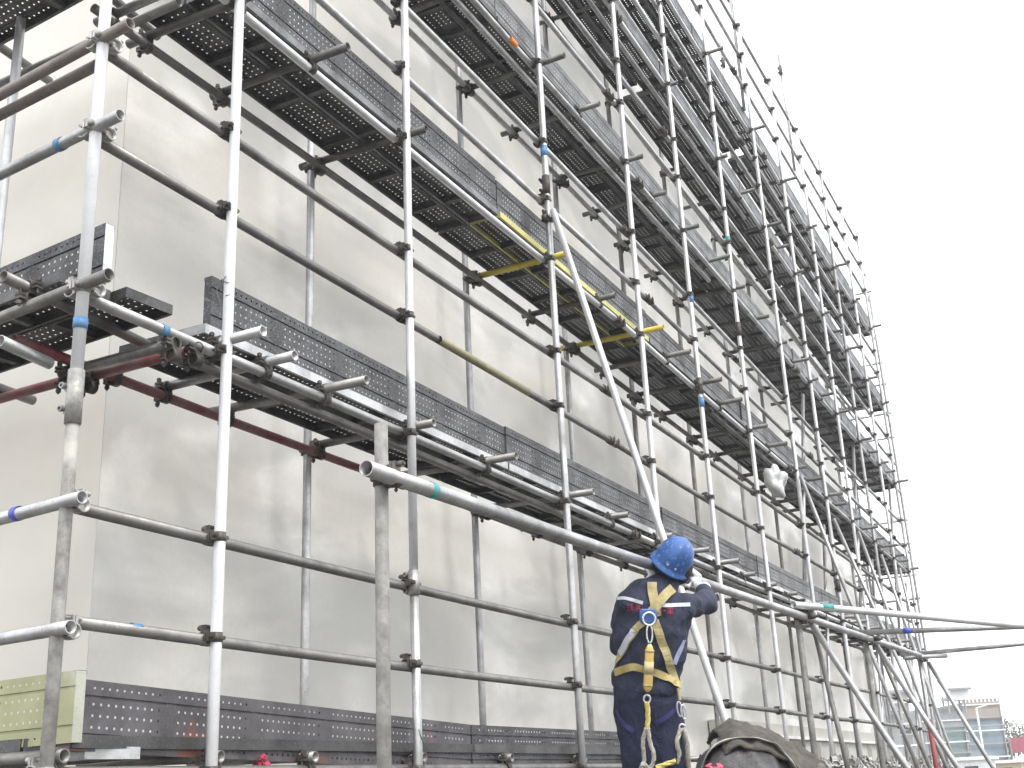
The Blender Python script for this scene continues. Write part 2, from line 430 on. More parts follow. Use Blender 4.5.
# big rakers leaning off the face
brc = tube('raker', (7.33, 3.245, 4.14), (7.24, 2.04, -.60), G_BRIGHT, sc, r=.0245, bow=.004)
coupler(sc, brc, (7.36, YO, 4.08), (0, 0, 1), (0, 1, 0))
for x, zt, yb in ((14.45, 3.55, 2.2), (16.1, 3.3, 2.1), (17.75, 3.4, 2.4), (19.4, 3.3, 2.5), (21.0, 3.3, 2.9)):
    tube('raker', (x - .05, 3.24, zt), (x - .05, yb, GROUND + .03), G_MID, sc, bow=.004)
for x in (14.5, 17.8, 20.9):
    tube('raker', (x, 3.42, 1.9), (x + 1.5, 3.42, 5.1), G_MID, sc, bow=.004); tube('raker', (x + .3, 3.46, GROUND + .1), (x + 1.9, 3.46, 3.3), G_MID, sc, bow=.004)
# inner tubes at the far end: stub transoms reaching out and a return of the scaffold behind
for k, z in enumerate(DF):
    if k == 0: continue
    for dx in ((.1,) if k % 2 else (.1, .75)):
        tube('transom', (22.5 + dx, 2.75 if dx > .5 and k in (1, 3) else 3.3, z + .06), (22.5 + dx, 5.6, z + .06), G_MID, sc, bow=.003)
    for dz in (.65, 1.1)[k % 2:]: tube('guard_rail', (23.2, 3.3, z + dz), (23.2, 5.7, z + dz), G_MID, sc, bow=.003)
for (x, y) in ((23.15, 3.35), (23.15, 4.2), (23.15, 5.5), (22.45, 4.9)):
    tube('standard', (x, y, GROUND + .02), (x, y, 9.2), G_MID, sc, bow=.02)
# coloured paint on tubes
for o_run, a, b, z, mt in ((None, 6.35, 7.25, 2.60, YELP),):
    tape(standards[3], (5.75, YL, zf(z, 6)), (6.95, YL, zf(z, 6)), YELD, RT + .0016)
tape(standards[2], (6.95, YL, 5.48), (7.06, YL, 5.48), ORG_T, RT + .0016)
tape(standards[1], (3.44, YL, 1.90), (3.475, YL, 1.90), BLUE_T, RT + .0014)
tape(standards[1], (3.37, YL, .65), (3.42, YL, .65), BLUE_T, RT + .0014)
place_couplers(sc)

# loops of tie wire on the scaffold
def wire(parent, pts, r=.0022):
    m = MB(); pts = [Vector(p) for p in pts]
    for a, b in zip(pts, pts[1:]): m.rod(a, b, r, 5)
    return m.build('tie_wire', WIRE, parent)
wire(standards[1], [(3.79 + .03 * math.cos(t), YO - .03 * math.sin(t) * 1.0, 2.26 + .02 * math.sin(t * 2) - .01 * t) for t in [i * .6 for i in range(16)]])
wire(standards[1], [(3.79 - .028, YO - .01, 2.25), (3.74, YO + .02, 2.18), (3.75, YO, 2.10)])
wire(standards[2], [(5.33 + .04 * math.sin(t), YO - .03, .12 + .05 * t) for t in [i * .5 for i in range(9)]])

# ---------------------------------------------------------------- scaffold round the corner
s2 = empty('tube_scaffold', (3.02, 3.9, GROUND))
tag(s2, 'short return of tube scaffold on the narrow side wall at the near corner', 'scaffold')
def lx(y): return 3.0 + .10 * (y - 3.25)
st_l = [tube('standard', (lx(4.95), 4.95, GROUND + .02), (lx(4.95), 4.95, 7), G_BRIGHT, s2), tube('standard', (3.52, 4.52, GROUND + .02), (3.50, 4.50, 7), G_BRIGHT, s2)]
for z, y0, m, sl in ((.605, 3.21, G_MID, 0), (1.06, 3.20, G_MID, 0), (1.91, 3.14, G_DULL, 0), (2.60, 3.14, G_MID, 0), (3.02, 3.12, BROWNT, 0), (3.85, 3.2, G_DULL, 0)):
    name = 'ledger' if z in (1.91, 3.85) else 'guard_rail'
    o = tube(name, (lx(y0) - .045, y0, z), (lx(5.6) - .045, 5.6, z - .01), m, s2, bow=.004)
    coupler(s2, o, (2.975, YO - .01, z), (0, 0, 1), (0, -1, 0), light=True)
    if z == 2.60: tape(o, (lx(3.49) - .045, 3.49, z), (lx(3.525) - .045, 3.525, z), BLUE_T)
    if z == 1.06: tape(o, (lx(3.55) - .045, 3.55, z), (lx(3.585) - .045, 3.585, z), NAVY_T)
tube('ledger', (3.06, 3.40, 3.00), (3.2, 5.6, 2.98), BROWNT, s2)
tube('ledger', (3.72, 3.55, 1.93), (3.78, 5.6, 1.93), REDP, s2); tube('ledger', (3.70, 3.6, 3.80), (3.76, 5.6, 3.80), G_DULL, s2)
for (y, z) in ((3.62, 1.99), (4.6, 1.99), (3.9, 3.9), (4.7, 3.9)):
    o = tube('transom', (2.86, y, z), (3.95, y + .08, z - .01), G_DULL, s2, bow=.002)
    coupler(s2, o, (lx(y) - .045, y, z), (-1, 0, 0), (0, 1, 0))
tube('transom', (2.86, 3.60, 1.715), (3.12, 3.62, 1.705), G_MID, s2, bow=0)
for z in (.13,): tube('ledger', (lx(3.3), 3.37, z), (lx(5.6), 5.6, z), G_DULL, s2)
place_couplers(s2)

# ---------------------------------------------------------------- foreground rail frame
s3 = empty('tube_railing', (3.2, 2.1, GROUND))
tag(s3, 'long handrail tube on braced posts standing in front of the scaffold', 'railing')
A0, A1 = Vector((3.11, 2.10, 1.02)), Vector((14.45, 2.10, 1.235))
hr = MB().pipe(tube_pts(A0, A1, .008, 12), .0275, k=20).build('handrail', G_MID, s3)
def hp(x): return A0.lerp(A1, (x - A0.x) / (A1.x - A0.x))
tape(hr, hp(3.50), hp(3.535), TEAL_T, .0290); 
posts = []
for x, m, ht in ((3.285, G_POST, .20), (8.88, G_POST, .06), (11.35, G_POST, .06), (14.35, G_MID, .06)):
    p = hp(x); o = tube('post', (x, 2.155, GROUND + .01), (x, 2.155, p.z + ht), m, s3, r=.0238, bow=.004); posts.append(o)
    coupler(s3, o, (x, 2.155, p.z), (0, 0, 1), (-1, 0, 0))
tape(posts[3], (14.35, 2.155, -.5), (14.35, 2.155, .55), RED_FLAT, .0272)
for x, yb, m in ((8.95, 1.50, G_MID), (11.4, 1.50, G_MID), (14.4, 1.55, G_MID), (11.5, 1.75, G_DULL), (9.0, 1.95, G_DULL)):
    p = hp(x); zz = p.z - .06 if m is G_MID else p.z - .1
    k = (zz - GROUND) / (p.z - 0.0)
    rb = .019 if m is G_DULL else RT
    tube('brace', (x, 2.07, zz), (x + .02, 2.07 - (2.07 - yb) * k, GROUND + .02), m, s3, r=rb, bow=.003)
# level tubes reaching out over the yard
o1 = tube('outrigger', (8.70, 2.13, 1.20), (12.3, .30, 1.145), G_BRIGHT, s3, r=.027); tape(o1, (8.70 + .36 * .75, 2.13 - .183 * .75, 1.2), (8.70 + .36 * 1.05, 2.13 - .183 * 1.05, 1.199), TEAL_T, .0285)
o2 = tube('outrigger', (11.2, 2.2, 1.23), (11.36, .2, 1.125), G_MID, s3); tape(o2, (11.236, 1.79, 1.2085), (11.242, 1.71, 1.2045), NAVY_T, .0256)
o3 = tube('outrigger', (14.3, 2.35, 1.27), (14.4, .2, 1.30), G_MID, s3)
o4 = tube('outrigger', (13.9, 2.25, 1.20), (14.3, 1.85, 1.22), G_MID, s3)
coupler(s3, posts[1], (8.88, 2.155, 1.20), (0, 0, 1), (-1, .5, 0)); 
for x in (8.88, 11.35, 14.35): coupler(s3, hr, hp(x) , (1, 0, 0), (0, 0, 1))
place_couplers(s3)

# ---------------------------------------------------------------- planks (steel, perforated)
def plank_mesh(L, w=.25, seed=0, lipmat=None):
    m = MB(); rows = [(-.095, 'h'), (-.0375, 'h'), (0, 'h'), (.0375, 'h'), (.095, 'h')]
    ye = [-.125, -.072, -.062, -.019, .019, .062, .072, .125]
    n = int(L / .037); dx = L / n; r = .0054
    def cell(xa, xb, ya, yb, hole):
        if not hole:
            m.add([(xa, ya, 0), (xb, ya, 0), (xb, yb, 0), (xa, yb, 0)], [(0, 1, 2, 3)]); return
        cx, cy = (xa + xb) / 2, (ya + yb) / 2
        h = [(cx + r * math.cos(math.pi * (i / 4 + 1.25)), cy + r * math.sin(math.pi * (i / 4 + 1.25)), 0) for i in range(8)]
        c = [(xa, ya, 0), (xb, ya, 0), (xb, yb, 0), (xa, yb, 0)]
        m.add(c + h, [(0, 1, 6, 5, 4), (1, 2, 8, 7, 6), (2, 3, 10, 9, 8), (3, 0, 4, 11, 10)])
    for i in range(n):
        xa, xb = i * dx, (i + 1) * dx
        solid = i % 14 in (12, 13) or i < 2 or i > n - 3
        for ya, yb in ((-.125, -.072), (-.062, -.019), (-.019, .019), (.019, .062), (.072, .125)):
            if solid: continue
            cell(xa, xb, ya, yb, True)
    # solid patches, merged per run
    i = 0
    while i < n:
        s = i % 14 in (12, 13) or i < 2 or i > n - 3
        if s:
            j = i
            while j < n and (j % 14 in (12, 13) or j < 2 or j > n - 3): j += 1
            for ya, yb in ((-.125, -.072), (-.062, .062), (.072, .125)): m.add([(i * dx, ya, 0), (j * dx, ya, 0), (j * dx, yb, 0), (i * dx, yb, 0)], [(0, 1, 2, 3)])
            i = j
        else: i += 1
    for y in (-.067, .067):   # pressed grooves
        m.add([(0, y - .005, 0), (L, y - .005, 0), (L, y - .003, -.007), (0, y - .003, -.007), (0, y + .003, -.007), (L, y + .003, -.007), (L, y + .005, 0), (0, y + .005, 0)],
              [(0, 1, 2, 3), (3, 2, 5, 4), (4, 5, 6, 7)])
    H = .046
    for sgn in (-1, 1):       # folded side flanges with a return lip
        y = .125 * sgn
        m.add([(0, y, 0), (L, y, 0), (L, y, -H), (0, y, -H), (L, y - .016 * sgn, -H), (0, y - .016 * sgn, -H)], [(0, 1, 2, 3), (3, 2, 4, 5)], False, 1)
    for x in (0.001, L - .001):
        m.add([(x, -.124, 0), (x, .124, 0), (x, .124, -H + .002), (x, -.124, -H + .002)], [(0, 1, 2, 3)], False, 1)
    x = dx * 13
    while x < L - .1:         # stiffener channels underneath
        m.box((x, 0, -.022), (.035, .244, .036), mi=0); x += dx * 14
    return m
MESHES = {}
def plank(name, L, mats, M, label, cat, group, parent=None, missing=False):
    key = (round(L, 2), mats[0].name, mats[1].name)
    if key not in MESHES: MESHES[key] = plank_mesh(L).mesh(name, mats)
    o = bpy.data.objects.new(name, MESHES[key]); col.objects.link(o); o.matrix_world = M
    o.matrix_basis = M
    return tag(o, label, cat, group)
ORD = ['first', 'second', 'third', 'fourth', 'fifth', 'sixth', 'seventh', 'eighth', 'ninth']
LEVEL = ['lowest deck', 'first deck up', 'second deck up', 'third deck up', 'fourth deck up', 'top deck']
def mtx(p, xax, zax):
    x = Vector(xax).normalized(); z = Vector(zax); z = (z - x * z.dot(x)).normalized(); y = z.cross(x)
    return Matrix.Translation(Vector(p)) @ Matrix((x, y, z)).transposed().to_4x4()
LP = 2.92
for k in range(0, 6):
    x0 = {0: 3.15, 1: 3.74, 2: 3.78, 3: 3.9, 4: 5.0, 5: 6.5}[k]; x1 = 9.0 if k == 0 else 23.1
    n = int((x1 - x0) / LP + .55)
    for q in range(n):
        xa = x0 + q * LP + random.uniform(-.02, .02); L = LP - .02
        if q == n - 1 and k: L = max(1.2, min(3.6, 23.05 - xa))
        za, zb = zf(DN[k] + .135, xa), zf(DN[k] + .135, xa + L)
        d = Vector((L, 0, zb - za))
        for r_, (y, side) in enumerate(((3.50, 'outer'), (3.765, 'inner'))):
            if k == 0 and q == 0 and False: continue
            yel = k == 2 and q in (1,) and r_ == 0
            dark = k <= 2
            lip = PLK_Y if yel else (G_MID if r_ == 0 and k == 1 else TOE_G if r_ == 0 and k == 2 else PLK)  # outer lips of two decks paler: caught sky light put into the colour
            xo = xa + (random.uniform(-.25, .15) if r_ == 1 and q else 0)
            Lq = L
            z0 = zf(DN[k] + .135, xo)
            plank('deck_plank', Lq, (PLK, lip), mtx((xo, y, z0 - (0 if r_ else .001)), d, (0, 0, 1)),
                  ('yellow-lipped' if yel else 'dark' if dark else 'grey') + f' perforated deck plank, {side} row of the {LEVEL[k]}, {ORD[q]} from the corner',
                  'scaffold plank', 'deck planks of the tall scaffold')
        # toe board standing on the outer edge
        if k == 5 and q < 1: continue
        mt = TOE_D if (k <= 2 and q < 3) else random.choice([TOE_G, TOE_G, TOE_D])
        if k == 0 and q == 0: mt = TOE_R
        if k >= 3: mt = TOE_G
        xb = xa + (.05 if k == 1 and q == 0 else 0)
        desc = {TOE_D.name: 'black', TOE_R.name: 'black orange-stained', TOE_G.name: 'grey'}[mt.name]
        tz = DN[k] + .138 + .125
        if k == 0: tz = (.335, .245, .225, .21)[q]
        d2 = Vector((L, random.uniform(-.012, .012), zf(tz, xb + L) - zf(tz, xb) + random.uniform(-.008, .008) - (.085 if k == 0 and q == 0 else 0)))
        plank('toe_board', L, (mt, mt), mtx((xb, 3.392 + random.uniform(-.004, .006), zf(tz, xb)), d2, (0, -1, 0)),
              f'{desc} perforated toe board on the {LEVEL[k]}, {ORD[q]} from the corner', 'toe board', 'toe boards of the tall scaffold')
# planks and boards of the return scaffold (they run away along the side wall)
for q, (x, z, nm, L, y0) in enumerate(((3.135, 2.035, 'outer', 2.4, 3.47), (3.39, 2.037, 'inner', 2.4, 3.37))):
    plank('deck_plank', L, (PLK, PLK), mtx((x, y0, z), (.08, 1, 0), (0, 0, 1)), f'dark perforated deck plank round the corner, {nm} one beside the side wall', 'scaffold plank', 'planks of the return scaffold')
for q, x in enumerate((3.12, 3.375)):
    plank('deck_plank', 2.4, (PLK, PLK), mtx((x, 3.75, 3.93), (.08, 1, 0), (0, 0, 1)), f'dark deck plank overhead round the corner, {("outer", "inner")[q]} one', 'scaffold plank', 'planks of the return scaffold')
for q, (x, z, y0, mt, lab) in enumerate(((3.17, 2.035 + .14, 3.42, TOE_D, 'dark grey perforated toe board with a pale end on the return scaffold'), (3.13, .36, 3.36, YG, 'faded yellow-green perforated toe board at the foot of the return scaffold'))):
    plank('toe_board', 2.4, (mt, G_BRIGHT if q == 0 else YGP), mtx((x, y0, z), (.10, 1, 0), (-1, 0, 0)), lab, 'toe board', None)
plank('deck_plank', 2.4, (PLK, G_MID), mtx((3.35, 3.38, .225), (.10, 1, 0), (0, 0, 1)), 'pale edged deck plank under the yellow-green toe board', 'scaffold plank', None)

# red rag tied under the lowest toe board
m = MB(); c0 = at(262, 763, 5.05)
for k in range(34):
    a = random.uniform(0, 6.28); r = random.uniform(0, .035)
    p = c0 + RI * (r * math.cos(a)) + UP * (.7 * r * math.sin(a)) ; d = Vector([random.uniform(-1, 1) for _ in range(3)]).normalized(); e = d.orthogonal().normalized()
    m.add([p, p + d * .022, p + d * .018 + e * .02, p + e * .024], [(0, 1, 2, 3)])
rag = m.build('rag', plain('crimson cloth', (.38, .04, .08), .9, bumps=0)); tag(rag, 'small crimson knotted rag hanging below the black toe board', 'rag')
bm = bmesh.new(); bm.from_mesh(rag.data); bmesh.ops.solidify(bm, geom=bm.faces[:], thickness=.002); bm.to_mesh(rag.data); bm.free()
#<worker>
# ---------------------------------------------------------------- the worker
def fabric(name, c, rough=.85, var=.18, scale=7, wr=.5):
    m, nt, bs = mat_new(name)
    a = noise_tex(nt, scale, 5, .6, dist=.5)
    cc = ramp(nt, a, [(.35, tuple(x * (1 - var) for x in c)), (.68, tuple(x * (1 + var) for x in c))])
    nt.links.new(cc, bs.inputs['Base Color']); bs.inputs['Roughness'].default_value = rough
    h = noise_tex(nt, 14, 5, .55, (1, 1, .55), dist=1.2); bump(nt, bs, h, wr, .045); return m
NAVY = fabric('navy work cloth', (.026, .031, .060)); NAVY2 = fabric('navy trousers cloth', (.014, .019, .050))
SKIN = plain('skin', (.42, .24, .16), .55, var=.06); HAIR = plain('black hair', (.012, .010, .010), .6)
GLOVE = fabric('white cotton glove', (.66, .66, .68), .9, .05, 9, .3)
STRIPE = plain('silver reflective tape', (.50, .51, .57), .45, var=.15); REDT = plain('red stitching', (.30, .03, .06), .8, bumps=0)
WEB = plain('khaki webbing', (.38, .32, .16), .8, var=.22, scale=30, bscale=300); WEBY = plain('yellow webbing', (.42, .34, .14), .75, var=.2, scale=25, bscale=300)
HELM = None
def helmet_mat():
    m, nt, bs = mat_new('scuffed blue helmet plastic')
    a = noise_tex(nt, 9, 6, .65); c = ramp(nt, a, [(.4, (.012, .06, .22)), (.62, (.022, .095, .30))])
    f = noise_tex(nt, 38, 4, .7); c = mixc(nt, ramp(nt, f, [(.54, 0), (.68, .6)]), c, (.30, .37, .48))
    f2 = noise_tex(nt, 5, 3, .6); c = mixc(nt, ramp(nt, f2, [(.60, 0), (.75, .35)]), c, (.01, .05, .16))
    nt.links.new(c, bs.inputs['Base Color']); bs.inputs['Roughness'].default_value = .48; return m
HELM = helmet_mat()
def ell_ring(c, t, side, a, b, k=24, e=2.0):
    t = Vector(t).normalized(); s = (side - t * side.dot(t)).normalized(); n = t.cross(s)
    out = []
    for i in range(k):
        th = 2 * math.pi * i / k; cs, sn = math.cos(th), math.sin(th)
        out.append(c + s * (a * math.copysign(abs(cs) ** (2 / e), cs)) + n * (b * math.copysign(abs(sn) ** (2 / e), sn)))
    return out
def loftp(m, spec, side=RI, e=2.0, k=24):
    """spec: list of (point, half width, half depth)"""
    P = [s[0] for s in spec]; rings = []
    for i, (c, a, b) in enumerate(spec):
        t = (P[min(i + 1, len(P) - 1)] - P[max(i - 1, 0)])
        rings.append(ell_ring(c, t, side, a, b, k, e))
    m.loft(rings)
def blob(m, c, r, rot=None):
    c = Vector(c); rings = []
    for j in range(1, 10):
        ph = math.pi * j / 10; z = -math.cos(ph); q = math.sin(ph)
        ring = [Vector((r[0] * q * math.cos(2 * math.pi * i / 16), r[1] * q * math.sin(2 * math.pi * i / 16), r[2] * z)) for i in range(16)]
        rings.append([c + (rot @ v if rot else v) for v in ring])
    m.loft(rings)
def fuse(m, voxel, smooth=3, disp=None):
    me = m.mesh('tmp'); o = bpy.data.objects.new('tmp', me); col.objects.link(o)
    r = o.modifiers.new('r', 'REMESH'); r.mode = 'VOXEL'; r.voxel_size = voxel
    s = o.modifiers.new('s', 'SMOOTH'); s.factor = .6; s.iterations = smooth
    dg = bpy.context.evaluated_depsgraph_get(); dg.update()
    out = bpy.data.meshes.new_from_object(o.evaluated_get(dg)); bpy.data.objects.remove(o)
    if disp:
        ns = [v.normal.copy() for v in out.vertices]
        for v, n in zip(out.vertices, ns): v.co += n * disp(v.co)
    for p in out.polygons: p.use_smooth = True
    return out
D0 = 6.0
def px(w, d=D0): return w * d / FPX
who = empty('person', at(652, 700, D0)); who.location.z = GROUND
tag(who, 'worker in navy overalls, blue helmet and yellow harness gripping the long handrail', 'person')
ZF = GROUND
hipL, hipR = at(634, 706, D0), at(663, 706, D0)
fL, fR = Vector((hipL.x + .05, hipL.y - .04, ZF)), Vector((hipR.x - .01, hipR.y - .02, ZF))
fwd = Vector((.86, .51, 0)); rgt = Vector((.51, -.86, 0))
def leg_pts(h, f, bend=.03):
    kn = h.lerp(f + Vector((0, 0, .09)), .50) + fwd * bend
    return h, kn, f + Vector((0, 0, .09))
sh_l, el_l, wr_l = at(628, 604, 5.97), at(621, 646, 6.10), at(640, 596, 6.24)
sh_r, el_r, wr_r = at(685, 607, 5.97), at(706, 604, 6.15), at(704, 590, 6.40)
def on_rail(x, dz=0): p = hp(x); return Vector((p.x, p.y, p.z + dz))
hand_r = on_rail(6.27); hand_l = on_rail(5.83)
# the body: one continuous surface
b = MB()
loftp(b, [(at(649, 702, D0), px(24), .085), (at(650, 672, D0), px(24), .085), (at(653, 635, D0), px(27), .09), (at(656, 608, D0), px(28), .085), (at(661, 594, D0), px(16), .06), (at(668, 582, D0 + .05), px(9.5), .055), (at(671, 572, D0 + .08), px(9.5), .055)])
hc = at(673, 563, D0 + .09); blob(b, hc, (.078, .095, .105)); blob(b, hc + fwd * .05 - UP * .055, (.05, .05, .045))
blob(b, hc + fwd * .105 - UP * .01, (.014, .018, .016)); 
for sg in (-1, 1): blob(b, hc + rgt * (.078 * sg) - UP * .01, (.012, .02, .03))
for (s_, e_, w_, h_) in ((sh_l, el_l, wr_l, hand_l), (sh_r, el_r, wr_r, hand_r)):
    loftp(b, [(s_, .05, .05), (e_, .036, .036), (w_, .026, .026), (w_.lerp(h_, .6), .028, .018)])
for h_, f_ in ((hipL, fL), (hipR, fR)):
    a_, k_, c_ = leg_pts(h_, f_); loftp(b, [(a_ + Vector((0, 0, .05)), .075, .075), (k_, .05, .05), (c_, .035, .035), (f_ + Vector((0, 0, .03)), .035, .035)])
    blob(b, f_ + fwd * .07 + Vector((0, 0, .03)), (.05, .05, .028)); blob(b, f_ + fwd * .14 + Vector((0, 0, .028)), (.045, .045, .024))
bme = fuse(b, .012, 3)
link('body', bme, who, SKIN)
# jacket
wr = lambda s, a: (lambda co: a * (noise.noise(co * s) + .5 * noise.noise(co * s * 2.3)))
def jdisp(co):
    t = noise.noise(Vector((co.x * 7, co.y * 7, co.z * 15)) + Vector((3, 1, 2)))
    u = noise.noise(Vector((co.x * 20, co.y * 20, co.z * 26)))
    r = 1 - abs(noise.noise(co * 9 + Vector((5, 5, 5)))) * 2
    return .013 * t + .005 * u + .010 * r
j = MB()
loftp(j, [(at(647, 688, D0), px(33), .132), (at(647, 683, D0), px(34), .135), (at(647, 672, D0), px(31), .122), (at(650, 655, D0), px(34), .128), (at(652, 635, D0), px(35.5), .125), (at(654, 615, D0), px(37), .122), (at(656, 603, D0), px(35), .112), (at(659, 594, D0 + .01), px(26), .085), (at(664, 588, D0 + .02), px(15), .07), (at(667, 582, D0 + .04), px(12), .062)], e=2.3)
loftp(j, [(at(634, 603, D0), .050, .050), (sh_l, .066, .066), (sh_l.lerp(el_l, .5), .060, .058), (el_l, .054, .055), (el_l.lerp(wr_l, .5), .047, .047), (wr_l, .040, .040)])
blob(j, el_l, (.053, .053, .053))
loftp(j, [(at(672, 605, D0), .055, .055), (sh_r, .070, .066), (sh_r.lerp(el_r, .5), .062, .060), (el_r, .056, .056), (el_r.lerp(wr_r, .5), .050, .050), (wr_r.lerp(el_r, .12), .045, .045)])
blob(j, el_r, (.055, .055, .056)); blob(j, sh_r, (.068, .068, .066)); blob(j, sh_l, (.064, .064, .064))
jme = fuse(j, .011, 4, jdisp)
jk = link('jacket', jme, who, NAVY)
BV = BVHTree.FromPolygons([v.co.copy() for v in jme.vertices], [tuple(p.vertices) for p in jme.polygons])
# trousers
t = MB()
loftp(t, [(at(647, 676, D0), px(30), .118), (at(647, 690, D0), px(33), .132), (at(648, 712, D0), px(33.5), .138), (at(648, 728, D0), px(30), .125)], e=2.4)
for h_, f_, cx in ((hipL, fL, 1), (hipR, fR, -1)):
    a_, k_, c_ = leg_pts(h_, f_)
    loftp(t, [(a_ + Vector((0, 0, .03)), .098, .115), (a_.lerp(k_, .35), .098, .108), (a_.lerp(k_, .75), .088, .092), (k_, .080, .085), (k_.lerp(c_, .5), .076, .080), (c_, .070, .078), (f_ + Vector((0, 0, .055)), .072, .085)])
def tdisp(co):
    return .010 * noise.noise(Vector((co.x * 9, co.y * 9, co.z * 7)) + Vector((9, 0, 0))) + .006 * (1 - abs(noise.noise(Vector((co.x * 11, co.y * 11, co.z * 13)))) * 2)
tme = fuse(t, .012, 3, tdisp); link('trousers', tme, who, NAVY2)
for f_ in (fL, fR):
    s = MB(); blob(s, f_ + Vector((0, 0, .055)), (.055, .055, .055)); loftp(s, [(f_ - fwd * .06 + Vector((0, 0, .045)), .045, .04), (f_ + fwd * .06 + Vector((0, 0, .045)), .050, .042), (f_ + fwd * .17 + Vector((0, 0, .035)), .045, .032)], side=rgt)
    link('shoe', fuse(s, .01, 3), who, plain('black shoe', (.02, .02, .02), .6, bumps=0))
# hair below the helmet, collar
hm = MB(); blob(hm, hc - fwd * .016 - UP * .012, (.087, .103, .112)); blob(hm, at(666, 580, D0 + .03), (.062, .062, .06))
hme = fuse(hm, .009, 2, lambda co: .005 * noise.noise(co * 60)); link('hair', hme, who, HAIR)
cl = MB(); cpts = [(at(664, 590, D0 + .02), px(14.5), .078), (at(666.5, 583.5, D0 + .04), px(12.5), .070)]
ra = ell_ring(cpts[0][0], cpts[1][0] - cpts[0][0], RI, cpts[0][1], cpts[0][2]); rb = ell_ring(cpts[1][0], cpts[1][0] - cpts[0][0], RI, cpts[1][1], cpts[1][2]); rc = ell_ring(cpts[1][0], cpts[1][0] - cpts[0][0], RI, cpts[1][1] - .008, cpts[1][2] - .008)
cl.loft([ra, rb, rc], caps=False); cl.build('collar', NAVY, who)
# helmet: dome, brim, ridge, rivets; leaning right and tipped back
hup = (UP * .80 + RI * .44 + FW * -.26).normalized(); hf = (fwd - hup * fwd.dot(hup)).normalized(); hr_ = hf.cross(hup)
hcen = at(670.5, 563.5, D0 + .06)
HM = Matrix((hr_, hf, hup)).transposed().to_4x4(); HM.translation = hcen
h = MB(); rings = []; k = 40
prof = [(1.17, -.012), (1.20, -.018), (1.16, -.006), (1.03, .004), (1.0, .018), (.985, .045), (.93, .077), (.82, .104), (.66, .125), (.45, .139), (.22, .146), (.03, .148)]
for j_, (q, z) in enumerate(prof):
    ring = []
    for i in range(k):
        th = 2 * math.pi * i / k; x, y = .097 * math.cos(th), .118 * math.sin(th)
        qq = q
        if j_ < 3: qq = 1.0 + (q - 1.0) * (.75 + .9 * max(0, math.sin(th)) ** 3 + .25 * max(0, -math.sin(th)))
        zz = z + (.007 * max(0, math.cos(th * 1)) * 0)
        if 4 < j_ < 11: zz += .005 * math.exp(-(x * qq / .016) ** 2); 
        ring.append(HM @ Vector((x * qq, y * qq, zz)))
    rings.append(ring)
inn = [[HM @ Vector((.093 * q * math.cos(2 * math.pi * i / k), .114 * q * math.sin(2 * math.pi * i / k), z)) for i in range(k)] for q, z in ((1.08, -.012), (.98, .004), (.95, .045), (.78, .098), (.4, .132), (.03, .141))]
h.loft(inn[::-1] + rings, caps=True)
helmet = h.build('helmet', HELM, who)
for (x, y, z) in ((.028, -.112, .028), (-.017, -.115, .028)):
    m = MB(); m.rod(HM @ Vector((x, y, z)), HM @ Vector((x * 1.04, y * 1.04, z)), .005, 8); link('rivet', m.mesh('rivet', [plain('pale rivet', (.5, .55, .6), .4, bumps=0)]), helmet)
bd = MB(); bd.pipe([HM @ Vector((0, 0, 0)), HM @ Vector((0, 0, .001))], .1, .001, 8)
st = MB(); 
for sg in (-1, 1):
    a0 = HM @ Vector((.09 * sg, .02, 0)); a1 = hc + fwd * .055 - UP * .095
    st.rod(a0, a1, .005, 6)
st.build('chin_strap', plain('dark strap', (.03, .03, .03), .8, bumps=0), who)
# gloved hands closed round the rail
def hand(wrist, grip, sgn):
    m = MB(); ax = (A1 - A0).normalized(); out = (wrist - grip); out = (out - ax * out.dot(ax)).normalized()
    up_ = ax.cross(out).normalized()
    if up_.z < 0: up_ = -up_
    back = grip + out * .050
    loftp(m, [(wrist, .036, .036), (wrist.lerp(back, .45), .036, .028), (back + ax * .0, .044, .024), (back + up_ * .028, .043, .017)], side=ax)
    for q in range(4):
        L = (.92, 1.0, .96, .80)[q]; o_ = ax * ((q - 1.5) * .0205 * 1.05)
        p = [back + o_ + up_ * .018, back + o_ * 1.02 + up_ * (.046 * L), grip + o_ * 1.03 + up_ * (.049 * L) - out * .012, grip + o_ * 1.04 - out * (.046 * L) + up_ * .018, grip + o_ * 1.04 - out * .038 - up_ * (.014 * L)]
        loftp(m, [(p[0], .0115, .0115), (p[1], .0112, .0112), (p[2], .0104, .0104), (p[3], .0096, .0096), (p[4], .0085, .0085)], side=ax, k=12)
    s_ = ax * (-.045 * sgn)
    p = [back + s_ * .7 - up_ * .012, back + s_ * 1.1 - up_ * .036, grip + s_ * 1.05 - up_ * .047 + out * .008, grip + s_ * .8 - up_ * .044 - out * .018]
    loftp(m, [(p[0], .014, .014), (p[1], .0125, .0125), (p[2], .0115, .0115), (p[3], .009, .009)], side=ax, k=12)
    return fuse(m, .0045, 2, lambda co: .0012 * noise.noise(co * 55))
link('glove', hand(wr_r, hand_r, 1), who, GLOVE); link('glove', hand(wr_l, hand_l, -1), who, GLOVE)
cf = MB(); rr = (wr_r - el_r).normalized(); loftp(cf, [(wr_r - rr * .03, .041, .041), (wr_r + rr * .02, .040, .040)]); cf.build('glove_cuff', GLOVE, who)

